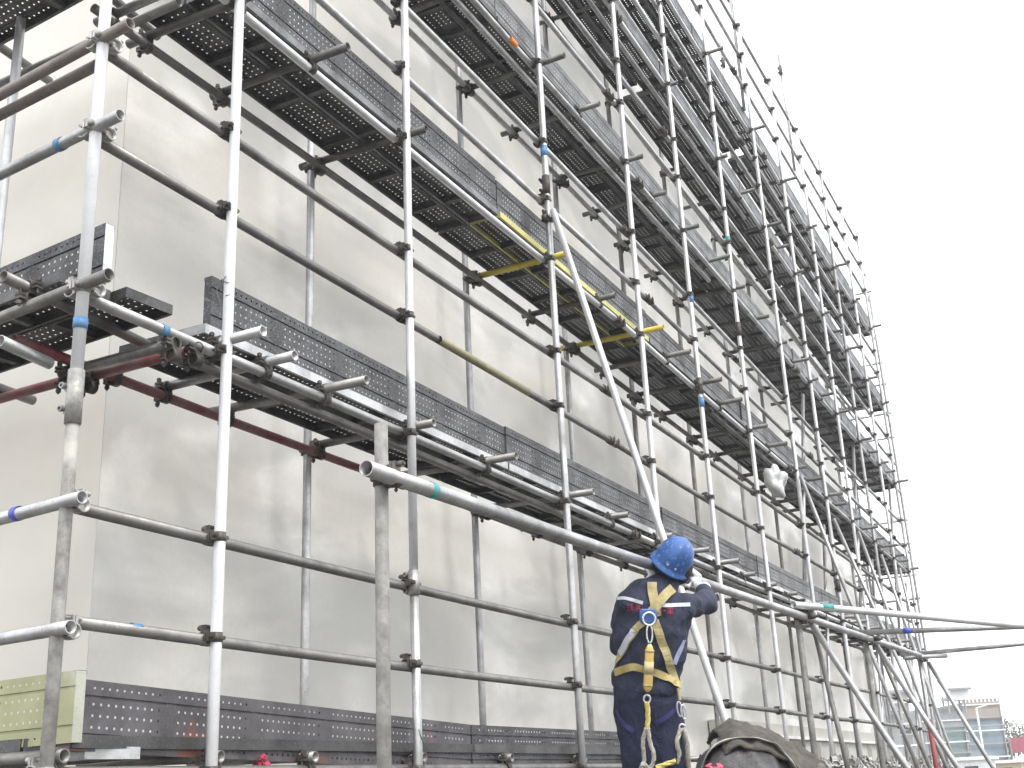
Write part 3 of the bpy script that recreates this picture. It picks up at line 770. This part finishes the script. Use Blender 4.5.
def proj(u, v, off=.007):
    o = Vector((0, 0, 0)); d = at(u, v, 1).normalized()
    hit, n, i, dist = BV.ray_cast(o, d)
    if hit is None:
        hit, n, i, dist = BV.find_nearest(at(u, v, D0 - .12))
    if n.dot(d) > 0: n = -n
    return hit + n * off, n
def strap(name, pts, w, mat, parent, off=.008, th=.003, nseg=None):
    P = []
    for (a, b_) in zip(pts, pts[1:]):
        q = nseg or max(3, int(math.dist(a, b_) / 3))
        for i in range(q): P.append((a[0] + (b_[0] - a[0]) * i / q, a[1] + (b_[1] - a[1]) * i / q))
    P.append(pts[-1]); H = [proj(u, v, off) for u, v in P]
    C = [h_[0] for h_ in H]
    C = [C[0]] + [(C[i - 1] + C[i] * 2 + C[i + 1]) / 4 for i in range(1, len(C) - 1)] + [C[-1]]
    m = MB(); rings = []
    for i, c in enumerate(C):
        t_ = (C[min(i + 1, len(C) - 1)] - C[max(0, i - 1)]).normalized(); n = H[i][1]
        n = (n - t_ * n.dot(t_)).normalized(); s = t_.cross(n)
        rings.append([c + s * w / 2, c + s * w / 2 + n * th, c - s * w / 2 + n * th, c - s * w / 2])
    m.loft(rings, smooth=False); return m.build(name, mat, parent)
hs = strap('harness', [(652, 583), (652.5, 592), (655, 605), (656.5, 616)], .047, WEB, who, .010)
strap('strap', [(671.5, 589), (664, 597), (657, 606), (651, 612)], .047, WEB, hs, .013)
strap('strap', [(652, 618), (644, 622), (636, 629), (628, 640), (621, 655), (617, 664)], .036, WEB, hs, .009)
strap('strap', [(634.5, 630), (627, 641), (621.5, 653)], .030, STRIPE, hs, .0135, .0015)
strap('strap', [(654, 620), (657.5, 630), (662, 642), (667, 658), (672, 674), (677, 686)], .042, WEB, hs, .011)
strap('strap', [(617, 672), (624, 668), (634, 666.5), (643, 667.5), (652, 670.5), (661, 675), (670, 681), (678, 686)], .036, WEBY, hs, .016)
strap('stripe', [(617.5, 598.5), (624, 598), (633, 600), (643, 603)], .017, STRIPE, jk, .002, .0015)
strap('stripe', [(660, 605), (668, 605.5), (678, 605), (690, 604.5)], .019, STRIPE, jk, .002, .0015)
strap('side_panel', [(684, 640), (681, 648), (677, 656), (674, 664)], .030, plain('pale blue panel', (.30, .34, .52), .6), jk, .002, .0015)
# red lettering across the back: broken strokes as far as they can be read
lt = []
for (x0, y0, gl) in ((627.5, 603.8, [(0, 1, 1, 2), (0, 3.5, 1, 4.2), (0, 7, 1.6, 5.4), (2.6, .8, 5.6, .6), (4, .3, 3.8, 4.4), (2.4, 3, 5.8, 2.6), (2.6, 7, 4, 4.5), (4, 4.5, 5.8, 6.8), (2.8, 4.4, 5.4, 4.2)]),
                     (636, 604.8, [(0, 1.6, 4.4, 1.3), (1.2, 0, 1, 6), (3.2, 0, 3.3, 6), (0, 3.8, 4.4, 3.6), (0, 6, 1, 6), (3.3, 6, 4.6, 5.6)]),
                     (657.8, 608.2, [(0, 0, 3.4, .2), (0, 0, .1, 4), (3.4, .2, 3.4, 4), (0, 2, 3.4, 2.1), (0, 4, 3.4, 4), (1.7, -1, 1.7, 5), (1.7, 5, 4, 5)]),
                     (663.4, 610.6, [(0, 0, 2.4, 0)]),
                     (667, 606.6, [(0, 2, 6, 2), (3, -.2, 3, 8), (.6, 4.2, 5.4, 4.2), (.2, 7.2, 2.6, 4.6), (3.4, 4.6, 5.8, 7.2), (.8, 0, 1.8, 1.6), (5.2, 0, 4.2, 1.6), (1, 6.2, 5, 6.2)])):
    for (a, b_, c, d) in gl: lt.append(((x0 + a, y0 + b_), (x0 + c, y0 + d)))
mm = MB()
for a, b_ in lt:
    o = strap('x', [a, b_], .0048, REDT, None, .002, .001, 2); me = o.data
    mm.add([v.co for v in me.vertices], [list(p.vertices) for p in me.polygons]); bpy.data.objects.remove(o)
mm.build('lettering', REDT, jk)
# blue pad, dorsal ring, karabiner, shock pack, lanyard
c, n = proj(647.5, 616, .020); rt = RI; dn = -(UP - n * UP.dot(n)).normalized(); rt = dn.cross(n).normalized()
if rt.dot(RI) < 0: rt = -rt
pad = MB(); pad.loft([[c + rt * (a * .043 * q) + dn * (b_ * .036 * q) + n * z for a, b_ in ((-.8, -1), (.8, -1), (1, -.5), (1, .6), (.7, 1), (-.7, 1), (-1, .6), (-1, -.5))] for q, z in ((1, -.006), (1, .004), (.85, .008))], smooth=False)
pad.build('back_pad', plain('blue plastic pad', (.04, .11, .30), .5), hs)
def torus(m, c, u, v, R, r, k=28, e=1.0):
    pts = [c + u * (R * math.cos(2 * math.pi * i / k)) + v * (R * e * math.sin(2 * math.pi * i / k)) for i in range(k)]
    for i in range(k): m.rod(pts[i], pts[(i + 1) % k], r, 8)
CHR = steel('polished ring steel', (.85, .85, .87), (.75, .75, .77), .7, .25, 20, var=.02)
rc = c + n * .020 + dn * .012; m = MB(); torus(m, rc, rt, dn, .031, .0052); m.build('ring', CHR, hs)
k0 = rc + dn * .031; m = MB(); torus(m, k0 + dn * .042, rt, dn, .014, .0042, 28, 3.2); m.build('karabiner', CHR, hs)
p0 = k0 + dn * .092; p1 = at(647.5, 692, D0 - .19)
ax = (p1 - p0).normalized(); pk = MB()
loftp(pk, [(p0, .008, .006), (p0 + ax * .018, .017, .012), (p0 + ax * .04, .0215, .015), (p1 - ax * .04, .0225, .015), (p1 - ax * .018, .020, .013), (p1, .008, .006)], e=3.5, k=20)
pack = pk.build('shock_pack', plain('yellow shock pack cover', (.58, .42, .13), .55, var=.1, scale=14, bscale=30), hs)
PKB = plain('worn pack label', (.50, .42, .24), .7, var=.2, scale=30, bumps=0)
for q0, q1 in ((.12, .16), (.84, .88), (.36, .62)):
    lb = MB(); ca, cb = p0.lerp(p1, q0), p0.lerp(p1, q1); wv_ = .0232 if q0 != .36 else .0235
    loftp(lb, [(ca, wv_, .0165), (cb, wv_, .0165)], e=3.5, k=20); lb.build('pack_label', PKB if q0 == .36 else WEB, pack)
m = MB(); m.rod(k0 + dn * .080, p0, .006, 8); m.build('loop', plain('teal loop', (.05, .30, .28), .7, bumps=0), hs)
ROPE = plain('dirty rope', (.40, .38, .33), .9, var=.4, scale=60, bscale=160); ROPY = plain('yellow rope', (.58, .50, .16), .9, var=.25, scale=60, bscale=160)
def rope(name, pts, r, mat, parent, twist=3, n=90):
    """laid rope: strands wound round a smooth path"""
    C = []
    P = [pts[0]] + list(pts) + [pts[-1]]
    for s in range(1, len(P) - 2):
        for i in range(12):
            t = i / 12; a, b_, c_, d_ = P[s - 1], P[s], P[s + 1], P[s + 2]
            C.append(.5 * ((2 * b_) + (c_ - a) * t + (2 * a - 5 * b_ + 4 * c_ - d_) * t * t + (3 * b_ - a - 3 * c_ + d_) * t ** 3))
    C.append(pts[-1]); m = MB(); L = 0
    for q in range(twist):
        rings = []; L = 0
        for i, c_ in enumerate(C):
            t_ = (C[min(i + 1, len(C) - 1)] - C[max(0, i - 1)]).normalized(); s, n_ = basis(t_)
            if i: L += (C[i] - C[i - 1]).length
            a = L / r * .55 + q * 2 * math.pi / twist
            cc = c_ + (s * math.cos(a) + n_ * math.sin(a)) * r * .48
            rings.append([cc + (s * math.cos(b_) + n_ * math.sin(b_)) * r * .62 for b_ in [2 * math.pi * z / 7 for z in range(7)]])
        m.loft(rings)
    return m.build(name, mat, parent)
m = MB(); torus(m, at(647, 699, D0 - .18), RI, UP, .016, .005, 20, 1.25); m.build('thimble', CHR, hs)
rope('lanyard', [at(647, 702, D0 - .18), at(648, 716, D0 - .18), at(647, 732, D0 - .18)], .0125, ROPY, hs)
rope('lanyard', [at(646, 728, D0 - .19), at(643, 742, D0 - .19), at(644, 760, D0 - .19), at(641, 790, D0 - .19)], .0105, ROPE, hs)
rope('lanyard', [at(648, 728, D0 - .20), at(650, 742, D0 - .20), at(654, 756, D0 - .21), at(650, 768, D0 - .21), at(643, 764, D0 - .22), at(640, 772, D0 - .22)], .0105, ROPE, hs)
rope('lanyard', [at(656, 768, D0 - .2), at(664, 765, D0 - .2), at(676, 761, D0 - .2)], .0125, ROPY, hs)
rope('lanyard', [at(681, 728, D0 - .14), at(677, 742, D0 - .16), at(679, 756, D0 - .16), at(672, 775, D0 - .16)], .0115, ROPE, hs)
rope('lanyard', [at(683, 728, D0 - .14), at(687, 742, D0 - .14), at(688, 758, D0 - .14), at(691, 785, D0 - .14)], .0115, ROPE, hs)
for (u, v, e_) in ((679.5, 709, 3.0), (683.5, 712, 2.8)):
    m = MB(); torus(m, at(u, v, D0 - .13), RI * .95 + FW * .3, UP * .98 - RI * .15, .0125, .0042, 26, e_); m.build('karabiner', CHR, hs)
m = MB(); m.rod(at(678, 688, D0 - .12), at(680, 700, D0 - .13), .008, 8); m.build('loop', WEB, hs)
m = MB(); torus(m, at(682, 727, D0 - .14), RI, UP, .014, .005, 18); m.build('ring', CHR, hs)
# leg loops seen on the trousers
BV = BVHTree.FromPolygons([v.co.copy() for v in tme.vertices], [tuple(p.vertices) for p in tme.polygons])
VIO = plain('violet webbing', (.04, .035, .14), .8)
strap('leg_strap', [(617, 710), (621, 719), (627, 726), (634, 731)], .024, VIO, hs, .006)
strap('leg_strap', [(655, 723), (663, 719), (671, 713), (677, 706)], .024, VIO, hs, .006)
#</worker>
#<tarp>
# ---------------------------------------------------------------- covered bundle and canvas at the worker's right
def cloth_mat(name, c, rough=.7, sc=10, sheen=0):
    m, nt, bs = mat_new(name)
    a = noise_tex(nt, sc, 6, .65, dist=.6); cc = ramp(nt, a, [(.32, tuple(x * .6 for x in c)), (.68, tuple(min(1, x * 1.35) for x in c))])
    dust = noise_tex(nt, 4, 5, .7); cc = mixc(nt, ramp(nt, dust, [(.55, 0), (.7, .4)]), cc, (.30, .28, .24))
    nt.links.new(cc, bs.inputs['Base Color']); bs.inputs['Roughness'].default_value = rough
    bump(nt, bs, noise_tex(nt, 12, 6, .6, dist=1.5), .6, .03); return m
BAG = cloth_mat('dusty black plastic sheeting', (.055, .053, .055), .42, 7); CANV = cloth_mat('grey brown canvas', (.075, .068, .058), .95, 14)
CLEAR = plain('pale grey plastic rim', (.36, .35, .33), .4, var=.45, scale=12)
DT = 5.45
def surf(name, f, nu, nv, mat, th=.012):
    m = MB(); vs = [f(i / nu, j / nv) for i in range(nu + 1) for j in range(nv + 1)]
    fs = [(i * (nv + 1) + j, (i + 1) * (nv + 1) + j, (i + 1) * (nv + 1) + j + 1, i * (nv + 1) + j + 1) for i in range(nu) for j in range(nv)]
    m.add(vs, fs, True); me = m.mesh(name, [mat]); bm = bmesh.new(); bm.from_mesh(me); bmesh.ops.recalc_face_normals(bm, faces=bm.faces[:])
    if th: bmesh.ops.solidify(bm, geom=bm.faces[:], thickness=th)
    bm.to_mesh(me); bm.free()
    for p in me.polygons: p.use_smooth = True
    return me
c0 = at(743, 768, DT + .15); c0.z = GROUND
H0 = at(725, 740, DT).z - GROUND
def mound(u, v):
    th = 2 * math.pi * u; ph = v * math.pi / 2
    r = math.cos(ph) ** .6
    d = RI * math.cos(th) * .30 + Vector((FW.x, FW.y, 0)).normalized() * math.sin(th) * .36
    z = H0 * math.sin(ph) ** .85
    p = c0 + d * r + Vector((0, 0, z))
    k = noise.noise(Vector((math.cos(th) * 2.2, math.sin(th) * 2.2, v * 4))) * .05 + noise.noise(Vector((math.cos(th) * 6, math.sin(th) * 6, v * 9))) * .02 + .012 * abs(noise.noise(p * 14))
    return p + (d.normalized() * r + Vector((0, 0, .5))) * k * (1 - .3 * v)
tag(link('covered_bundle', surf('covered_bundle', mound, 72, 30, BAG, 0), None), 'rounded bundle under dusty black sheeting beside the worker', 'bundle')
def rimf(u, v):
    q = v * 2 * math.pi; f_ = Vector((FW.x, FW.y, 0)).normalized()
    a_ = R_(52) + R_(100) * u; ph = a_ if a_ < math.pi / 2 else math.pi - a_; sg = -1 if a_ < math.pi / 2 else 1
    x = .30 * math.cos(ph) ** .6 * sg; z = H0 * math.sin(ph) ** .85 + .006
    nrm = (RI * (x / .3) + Vector((0, 0, 1.0)) * math.sin(ph)).normalized()
    k_ = .012 + .012 * noise.noise(Vector((u * 9, v * 2, 1)))
    tp = min(1, u * 6, (1 - u) * 5)
    return c0 + RI * x * .96 + Vector((0, 0, z * .985)) - f_ * (.12 - .05 * abs(x)) + nrm * (k_ - .004 + .006 * math.cos(q) * tp) + (f_ * .075 * tp) * math.sin(q)
tag(link('rolled_sheet', surf('rolled_sheet', rimf, 50, 12, CLEAR, 0), None), 'pale grey rolled sheet edge arching over the black bundle', 'rolled sheet')
def canv(u, v):
    # u along picture right, v from far edge to near edge
    X = -.115 + .52 * u
    top = H0 + .098 - .3 * max(0, .16 - u) - .10 * max(0, u - .15) - .20 * max(0, u - .45) ** 1.15
    w_ = (1 - u ** 3) * .26 + .02
    y = (v - .5) * 2
    drop = .07 * max(0, -y) ** 1.5 + .045 * abs(y) ** 2.2 + (.03 * u) * abs(y)
    p = c0 + RI * X + Vector((FW.x, FW.y, 0)).normalized() * (.06 + y * w_) + Vector((0, 0, top - drop))
    p.z += .018 * noise.noise(Vector((u * 6, v * 5, 0))) + .010 * noise.noise(Vector((u * 14, v * 11, 2)))
    return p
tag(link('canvas_sheet', surf('canvas_sheet', canv, 50, 26, CANV, .014), None), 'grey-brown canvas draped over the bundle, drawn to a point at its far corner', 'canvas sheet')
def canv2(u, v):
    X = .24 + .22 * u; y = v - .5
    p = c0 + RI * (X + .03 * noise.noise(Vector((u * 3, v * 3, 4)))) + Vector((FW.x, FW.y, 0)).normalized() * (y * .40 + .02) + Vector((0, 0, H0 - .10 - .22 * u + .10 * abs(math.sin(u * 5 + v * 2)) - (.35 * v if v > .0 else 0) * .2))
    return p
def sack(u, v):
    th = 2 * math.pi * u; ph = math.pi * (v - .5)
    p = c0 + RI * .34 + Vector((0, 0, (H0 - .14) * .5)) + RI * (.17 * math.cos(th) * math.cos(ph) ** .6) + Vector((FW.x, FW.y, 0)).normalized() * (.2 * math.sin(th) * math.cos(ph) ** .6) + Vector((0, 0, (H0 - .10) * .5 * math.sin(ph)))
    k = .06 * noise.noise(p * 7) + .03 * noise.noise(p * 17)
    return p + (RI * math.cos(th) + Vector((0, 0, .6))) * k
tag(link('canvas_sack', surf('canvas_sack', sack, 48, 26, cloth_mat('olive sackcloth', (.12, .11, .09), .95, 12), 0), None), 'crumpled olive-grey sack under the pointed corner of the canvas', 'sack')
m = MB(); pc = at(715, 770, DT - .22)
for k in range(26):
    p = pc + Vector([random.uniform(-.035, .035), random.uniform(-.035, .035), random.uniform(-.02, .015)]); d = Vector([random.uniform(-1, 1) for _ in range(3)]).normalized(); e = d.orthogonal().normalized()
    m.add([p, p + d * .024, p + d * .02 + e * .022, p + e * .026], [(0, 1, 2, 3)])
r2 = m.build('glove', plain('pink cloth', (.55, .08, .14), .9, bumps=0)); tag(r2, 'pink cloth glove lying on the black bundle', 'glove')
bm = bmesh.new(); bm.from_mesh(r2.data); bmesh.ops.solidify(bm, geom=bm.faces[:], thickness=.003); bm.to_mesh(r2.data); bm.free()
# pale plastic bag caught on the scaffold
bc = at(775, 482, 13.7)
def bagf(u, v):
    th = 2 * math.pi * u; ph = math.pi * (v - .5); e = math.cos(ph)
    p = Vector((.15 * math.cos(th) * e, .13 * math.sin(th) * e, .19 * math.sin(ph)))
    return bc + p * (1 + .5 * noise.noise(p * 8 + Vector((2, 2, 2))) - .35 * abs(noise.noise(p * 17))) + Vector((0, 0, .10 * max(0, v - .8)))
bo = link('plastic_bag', surf('plastic_bag', bagf, 30, 18, plain('cloudy plastic', (.42, .43, .43), .3, var=.3), 0), None); tag(bo, 'pale crumpled plastic bag caught under the second deck up', 'plastic bag')
# trestle of spare fittings along the foot of the scaffold (a shelf of couplers and tube ends)
vs0 = [v.co.copy() for v in C_D.vertices]; fs0 = [list(p.vertices) for p in C_D.polygons]
pl = MB(); pl.box((14.6, 3.0, -.14), (8.4, .9, .05)); 
for x in (10.8, 13.3, 15.9, 18.4):
    for y in (2.65, 3.35): pl.box((x, y, (-.165 + GROUND) / 2), (.09, .09, -.165 - GROUND))
tag(pl.build('staging', plain('dark staging timber', (.06, .055, .05), .9)), 'low dark timber staging along the foot of the wall', 'staging')
pile = MB()
for k in range(300):
    p = Vector((random.uniform(10.6, 18.6), random.uniform(2.6, 3.4), -.06 + random.uniform(0, .16)))
    rot = Matrix.Rotation(random.uniform(0, 6.3), 4, 'Z') @ Matrix.Rotation(random.uniform(0, 6.3), 4, 'X')
    pile.add([p + (rot @ v) * 1.3 for v in vs0], fs0)
tag(pile.build('loose_couplers', RUST_L), 'heap of loose scaffold couplers on the dark staging', 'couplers', kind='stuff')
for k in range(7):
    x = 11.2 + k * 1.05; y = random.uniform(2.7, 3.2); z = .02 + random.uniform(0, .07)
    o = tube('spare_tube', (0, 0, 0), (random.uniform(1.2, 2.2), random.uniform(-.25, .25), random.uniform(-.04, .04)), random.choice([G_MID, G_DULL, G_BRIGHT]), None); o.location = (x, y, z)
    tag(o, 'short spare tube lying among the loose couplers', 'scaffold tube', 'spare tubes on the staging')
#</tarp>
#<bg>
# ---------------------------------------------------------------- far side of the site
NET = None
def net_mat():
    m, nt, bs = mat_new('blue grey debris netting')
    a = noise_tex(nt, .5, 5, .6); c = ramp(nt, a, [(.35, (.17, .22, .26)), (.6, (.28, .34, .38))])
    g_ = noise_tex(nt, .35, 3, .5); c = mixc(nt, ramp(nt, g_, [(.55, 0), (.68, .6)]), c, (.20, .30, .25))
    nt.links.new(c, bs.inputs['Base Color']); bs.inputs['Roughness'].default_value = .9; bs.inputs['Alpha'].default_value = .86; return m
NET = net_mat(); CONC = plain('far concrete', (.38, .37, .36), .9, var=.15, scale=.8, bumps=0); BROWN = plain('brown parapet', (.30, .26, .235), .9, scale=1, bumps=0)
WHT = plain('white painted metal', (.75, .76, .76), .6, bumps=0); FARG = plain('far grey steel', (.30, .31, .32), .6, bumps=0)
DW = 60
def frame_box(nm, x0, x1, ytop, ybot_z, d, depth, storeys, mats, label, cat, net=True):
    """a building whose front faces the yard, front corners seen at picture columns x0, x1, at distance d"""
    a = at(x0, ytop, d); b_ = at(x1, ytop, d); zt = (a.z + b_.z) / 2
    a = Vector((a.x, a.y, 0)); b_ = Vector((b_.x, b_.y, 0)); r = (b_ - a).normalized(); bk = Vector((-r.y, r.x, 0))
    if bk.dot(FW) < 0: bk = -bk
    W = (b_ - a).length; root = empty(nm, (a + b_) / 2 + Vector((0, 0, GROUND))); tag(root, label, cat)
    rot = Matrix((r, bk, Vector((0, 0, 1)))).transposed()
    def bx(name, u0, u1, v0, v1, z0, z1, mat):
        m = MB(); c = a + r * ((u0 + u1) / 2) + bk * ((v0 + v1) / 2) + Vector((0, 0, (z0 + z1) / 2)); m.box(c, (u1 - u0, v1 - v0, z1 - z0), rot); return m.build(name, mat, root)
    bx('wall', .3, W - .3, .6, depth, GROUND, zt - .3, mats[0])
    if net: bx('netting', 0, W, 0, .03, GROUND + .8, zt - .9, NET); bx('netting', W - .02, W + .02, 0, depth, GROUND + .8, zt - .9, NET)
    bx('parapet', -.05, W + .05, -.08, depth, zt - .9, zt, mats[1])
    n = int(W / 1.1)
    for i in range(n + 1): bx('post', i * W / n - .03, i * W / n + .03, -.12, -.06, GROUND, zt + random.uniform(.05, .45), FARG)
    for s in range(storeys):
        z = GROUND + (s + .8) * (zt - GROUND) / storeys; bx('rail', -.1, W + .1, -.18, -.13, z - .03, z + .03, WHT if s % 2 else FARG)
    return root, a, r, bk, W, zt, bx
rt_, a, r, bk, W, zt, bx = frame_box('net_wrapped_building', 962, 998, 702, 0, 62, 9, 6, (CONC, BROWN), 'half-built block in blue-grey netting with a brown parapet, beyond the yard', 'building')
for i in range(9): bx('fin', i * W / 9 + .05, i * W / 9 + .13, -.05, .1, zt, zt + .16, BROWN)
rt_, a, r, bk, W, zt, bx = frame_box('low_block', 921, 961, 708, 0, 58, 8, 7, (CONC, FARG), 'low grey scaffolded block with green netting beside the netted building', 'building')
bx('netting', W * .05, W * .6, -.05, -.02, GROUND + 1.0, GROUND + 2.3, plain('green netting', (.18, .25, .21), .9, bumps=0))
rt_, a, r, bk, W, zt, bx = frame_box('slatted_block', 880, 905, 690, 0, 52, 6, 9, (plain('grey slat wall', (.35, .36, .37), .9, bumps=0), FARG), 'grey block with many thin floor rails glimpsed through the far braces', 'building', net=False)
# roof tank on legs
c = at(955, 697, 58); tk = empty('roof_tank', (c.x, c.y, at(953, 700, 58).z)); tag(tk, 'white roof tank with a slanted grey lid above the low block', 'water tank')
m = MB(); rot = Matrix.Rotation(math.atan2(r.y, r.x), 3, 'Z')
m.box(at(957, 694, 58), (.9, .85, .62), rot); m.build('tank', WHT, tk)
m = MB(); q = Matrix.Rotation(math.atan2(r.y, r.x), 3, 'Z') @ Matrix.Rotation(R_(22), 3, 'X'); m.box(at(954, 685, 58), (1.2, 1.3, .10), q); m.build('lid', FARG, tk)
m = MB()
for dx in (-.4, .4):
    for dy in (-.35, .35): p = at(953, 698, 58) + rot @ Vector((dx, dy, 0)); m.rod(p + Vector((0, 0, .1)), Vector((p.x, p.y, 2.6)), .05, 6)
m.box(at(953, 699, 58), (.9, .85, .12), rot); m.build('stand', FARG, tk)
# yard clutter seen over the ground line
def at_ground(u, d): p = at(u, 760, d); return Vector((p.x, p.y, GROUND))
TR = plain('dull evergreen leaves', (.07, .085, .06), .9, bumps=0); TK = plain('bark', (.12, .09, .07), .9, bumps=0)
for i, (u, d, h_, w_) in enumerate(((1012, 75, 3.6, 2.0), (1030, 70, 3.0, 2.2), (1003, 88, 2.6, 1.6))):
    g0 = at_ground(u, d); tr = empty('tree', g0); tag(tr, ['bare brownish tree past the netted building beside a red banner', 'bushy tree at the edge of the yard by the banner', 'small hazy tree just past the netted building'][i], 'tree')
    m = MB(); m.rod(g0, g0 + Vector((0, 0, h_ * .6)), .12, 7, r1=.05)
    for k in range(7): aa = random.uniform(0, 6.28); m.rod(g0 + Vector((0, 0, h_ * random.uniform(.3, .6))), g0 + Vector((math.cos(aa) * w_ * .4, math.sin(aa) * w_ * .4, h_ * random.uniform(.6, .95))), .04, 5, r1=.01)
    m.build('trunk', TK, tr); m = MB()
    for k in range(900):
        v = Vector([random.gauss(0, 1) for _ in range(3)]).normalized() * (random.random() ** .4)
        if noise.noise(v * 2.2 + Vector((i, 0, 0))) < -.12: continue
        p = g0 + Vector((v.x * w_ * .5, v.y * w_ * .5, h_ * .68 + v.z * h_ * .36)); d1 = Vector([random.uniform(-1, 1) for _ in range(3)]).normalized(); d2 = d1.orthogonal().normalized()
        m.add([p, p + d1 * .11, p + d1 * .11 + d2 * .09, p + d2 * .1], [(0, 1, 2, 3)])
    m.build('crown', TR, tr)
RB = plain('red banner cloth', (.42, .10, .14), .8, bumps=0); YB = plain('yellow machine paint', (.50, .44, .28), .6, bumps=0)
for (u, v, d, w_, h_, mt, lab, cat) in ((1019, 745, 66, .9, .8, RB, 'crimson banner stretched between poles by the trees', 'banner'), (940, 757, 50, .5, .35, RB, 'small red banner low between the far braces', 'banner')):
    c = at(u, v, d); e = empty('banner', (c.x, c.y, GROUND)); tag(e, lab, cat)
    m = MB(); m.box(c, (.04, w_, h_)); m.build('cloth', mt, e); m = MB()
    for s in (-1, 1): m.rod((c.x, c.y + s * w_ / 2, GROUND), (c.x, c.y + s * w_ / 2, c.z + h_ / 2 + .1), .04, 6)
    m.build('pole', FARG, e)
def hut(u, d, w_, h_, mt, lab):
    g0 = at_ground(u, d); e = empty('site_hut', g0); tag(e, lab, 'hut')
    m = MB(); m.box(g0 + Vector((0, 0, h_ / 2)), (2.4, w_, h_)); m.build('wall', mt, e)
    m = MB(); m.box(g0 + Vector((0, 0, h_ + .06)), (2.7, w_ + .3, .12)); m.build('roof', WHT, e)
    for k in (-1, 0, 1):
        m = MB(); m.box(g0 + Vector((-1.22, k * w_ * .3, h_ * .6)), (.05, w_ * .16, h_ * .35)); m.build('window', plain('dark pane', (.05, .06, .07), .2, bumps=0), e)
hut(950, 46, 3.0, .95, WHT, 'low white site hut in front of the netted building'); hut(985, 50, 3.0, .8, YB, 'low yellow site hut under the netted building'); hut(1012, 54, 2.2, .8, CONC, 'low grey site hut below the crimson banner')
# lamp mast and slim overhead cables
p = at_ground(985, 56); m = MB(); m.rod(p, p + Vector((0, 0, 3.4)), .05, 7); m.rod(p + Vector((0, 0, 3.4)), p + Vector((0, -.5, 3.5)), .035, 6)
tag(m.build('lamp_post', WHT), 'slim pale lamp post in front of the blue netting', 'lamp post')
m = MB(); m.rod(at(900, 730, 56), at(1060, 722, 50), .022, 5); tag(m.build('cable', FARG), 'thin pale cable slung across in front of the netted building', 'cable')
# boundary hoarding
m = MB(); p, q_ = at_ground(915, 80), at_ground(1120, 75); mid = (p + q_) / 2; L = (q_ - p).length; rot = Matrix.Rotation(math.atan2((q_ - p).y, (q_ - p).x), 3, 'Z')
m.box(mid + Vector((0, 0, .55)), (L, .08, 1.1), rot); tag(m.build('hoarding', plain('pale hoarding', (.45, .47, .48), .8, var=.2, scale=.6, bumps=0)), 'long pale boundary hoarding behind the huts', 'fence')
#</bg>
# ---------------------------------------------------------------- damp air over the site
hz = MB(); hz.box((46, 4, 5.7), (104, 60, 14.7)); HZM = bpy.data.materials.new('haze'); HZM.use_nodes = True; hn = HZM.node_tree; hn.nodes.clear()
ho = hn.nodes.new('ShaderNodeOutputMaterial'); hv = hn.nodes.new('ShaderNodeVolumePrincipled'); hv.inputs['Density'].default_value = .0022; hv.inputs['Color'].default_value = (.92, .94, .96, 1); hv.inputs['Anisotropy'].default_value = .2
hn.links.new(hv.outputs[0], ho.inputs['Volume']); tag(hz.build('haze', HZM), kind='stuff')
# ---------------------------------------------------------------- camera and view
cd = bpy.data.cameras.new('camera'); cam = bpy.data.objects.new('camera', cd); col.objects.link(cam)
cd.lens = FPX / 1024 * 36; cd.sensor_width = 36; cd.sensor_fit = 'HORIZONTAL'; cd.clip_end = 3000; cd.clip_start = .05
cam.matrix_world = Matrix((RI, UP, -FW)).transposed().to_4x4()
scene.camera = cam
scene.view_settings.view_transform = 'Standard'; scene.view_settings.look = 'None'
scene.view_settings.exposure = 1.0; scene.view_settings.gamma = 1
scene.render.resolution_x = 1024; scene.render.resolution_y = 768
scene.cycles.max_bounces = 6; scene.cycles.diffuse_bounces = 3; scene.cycles.use_denoising = True
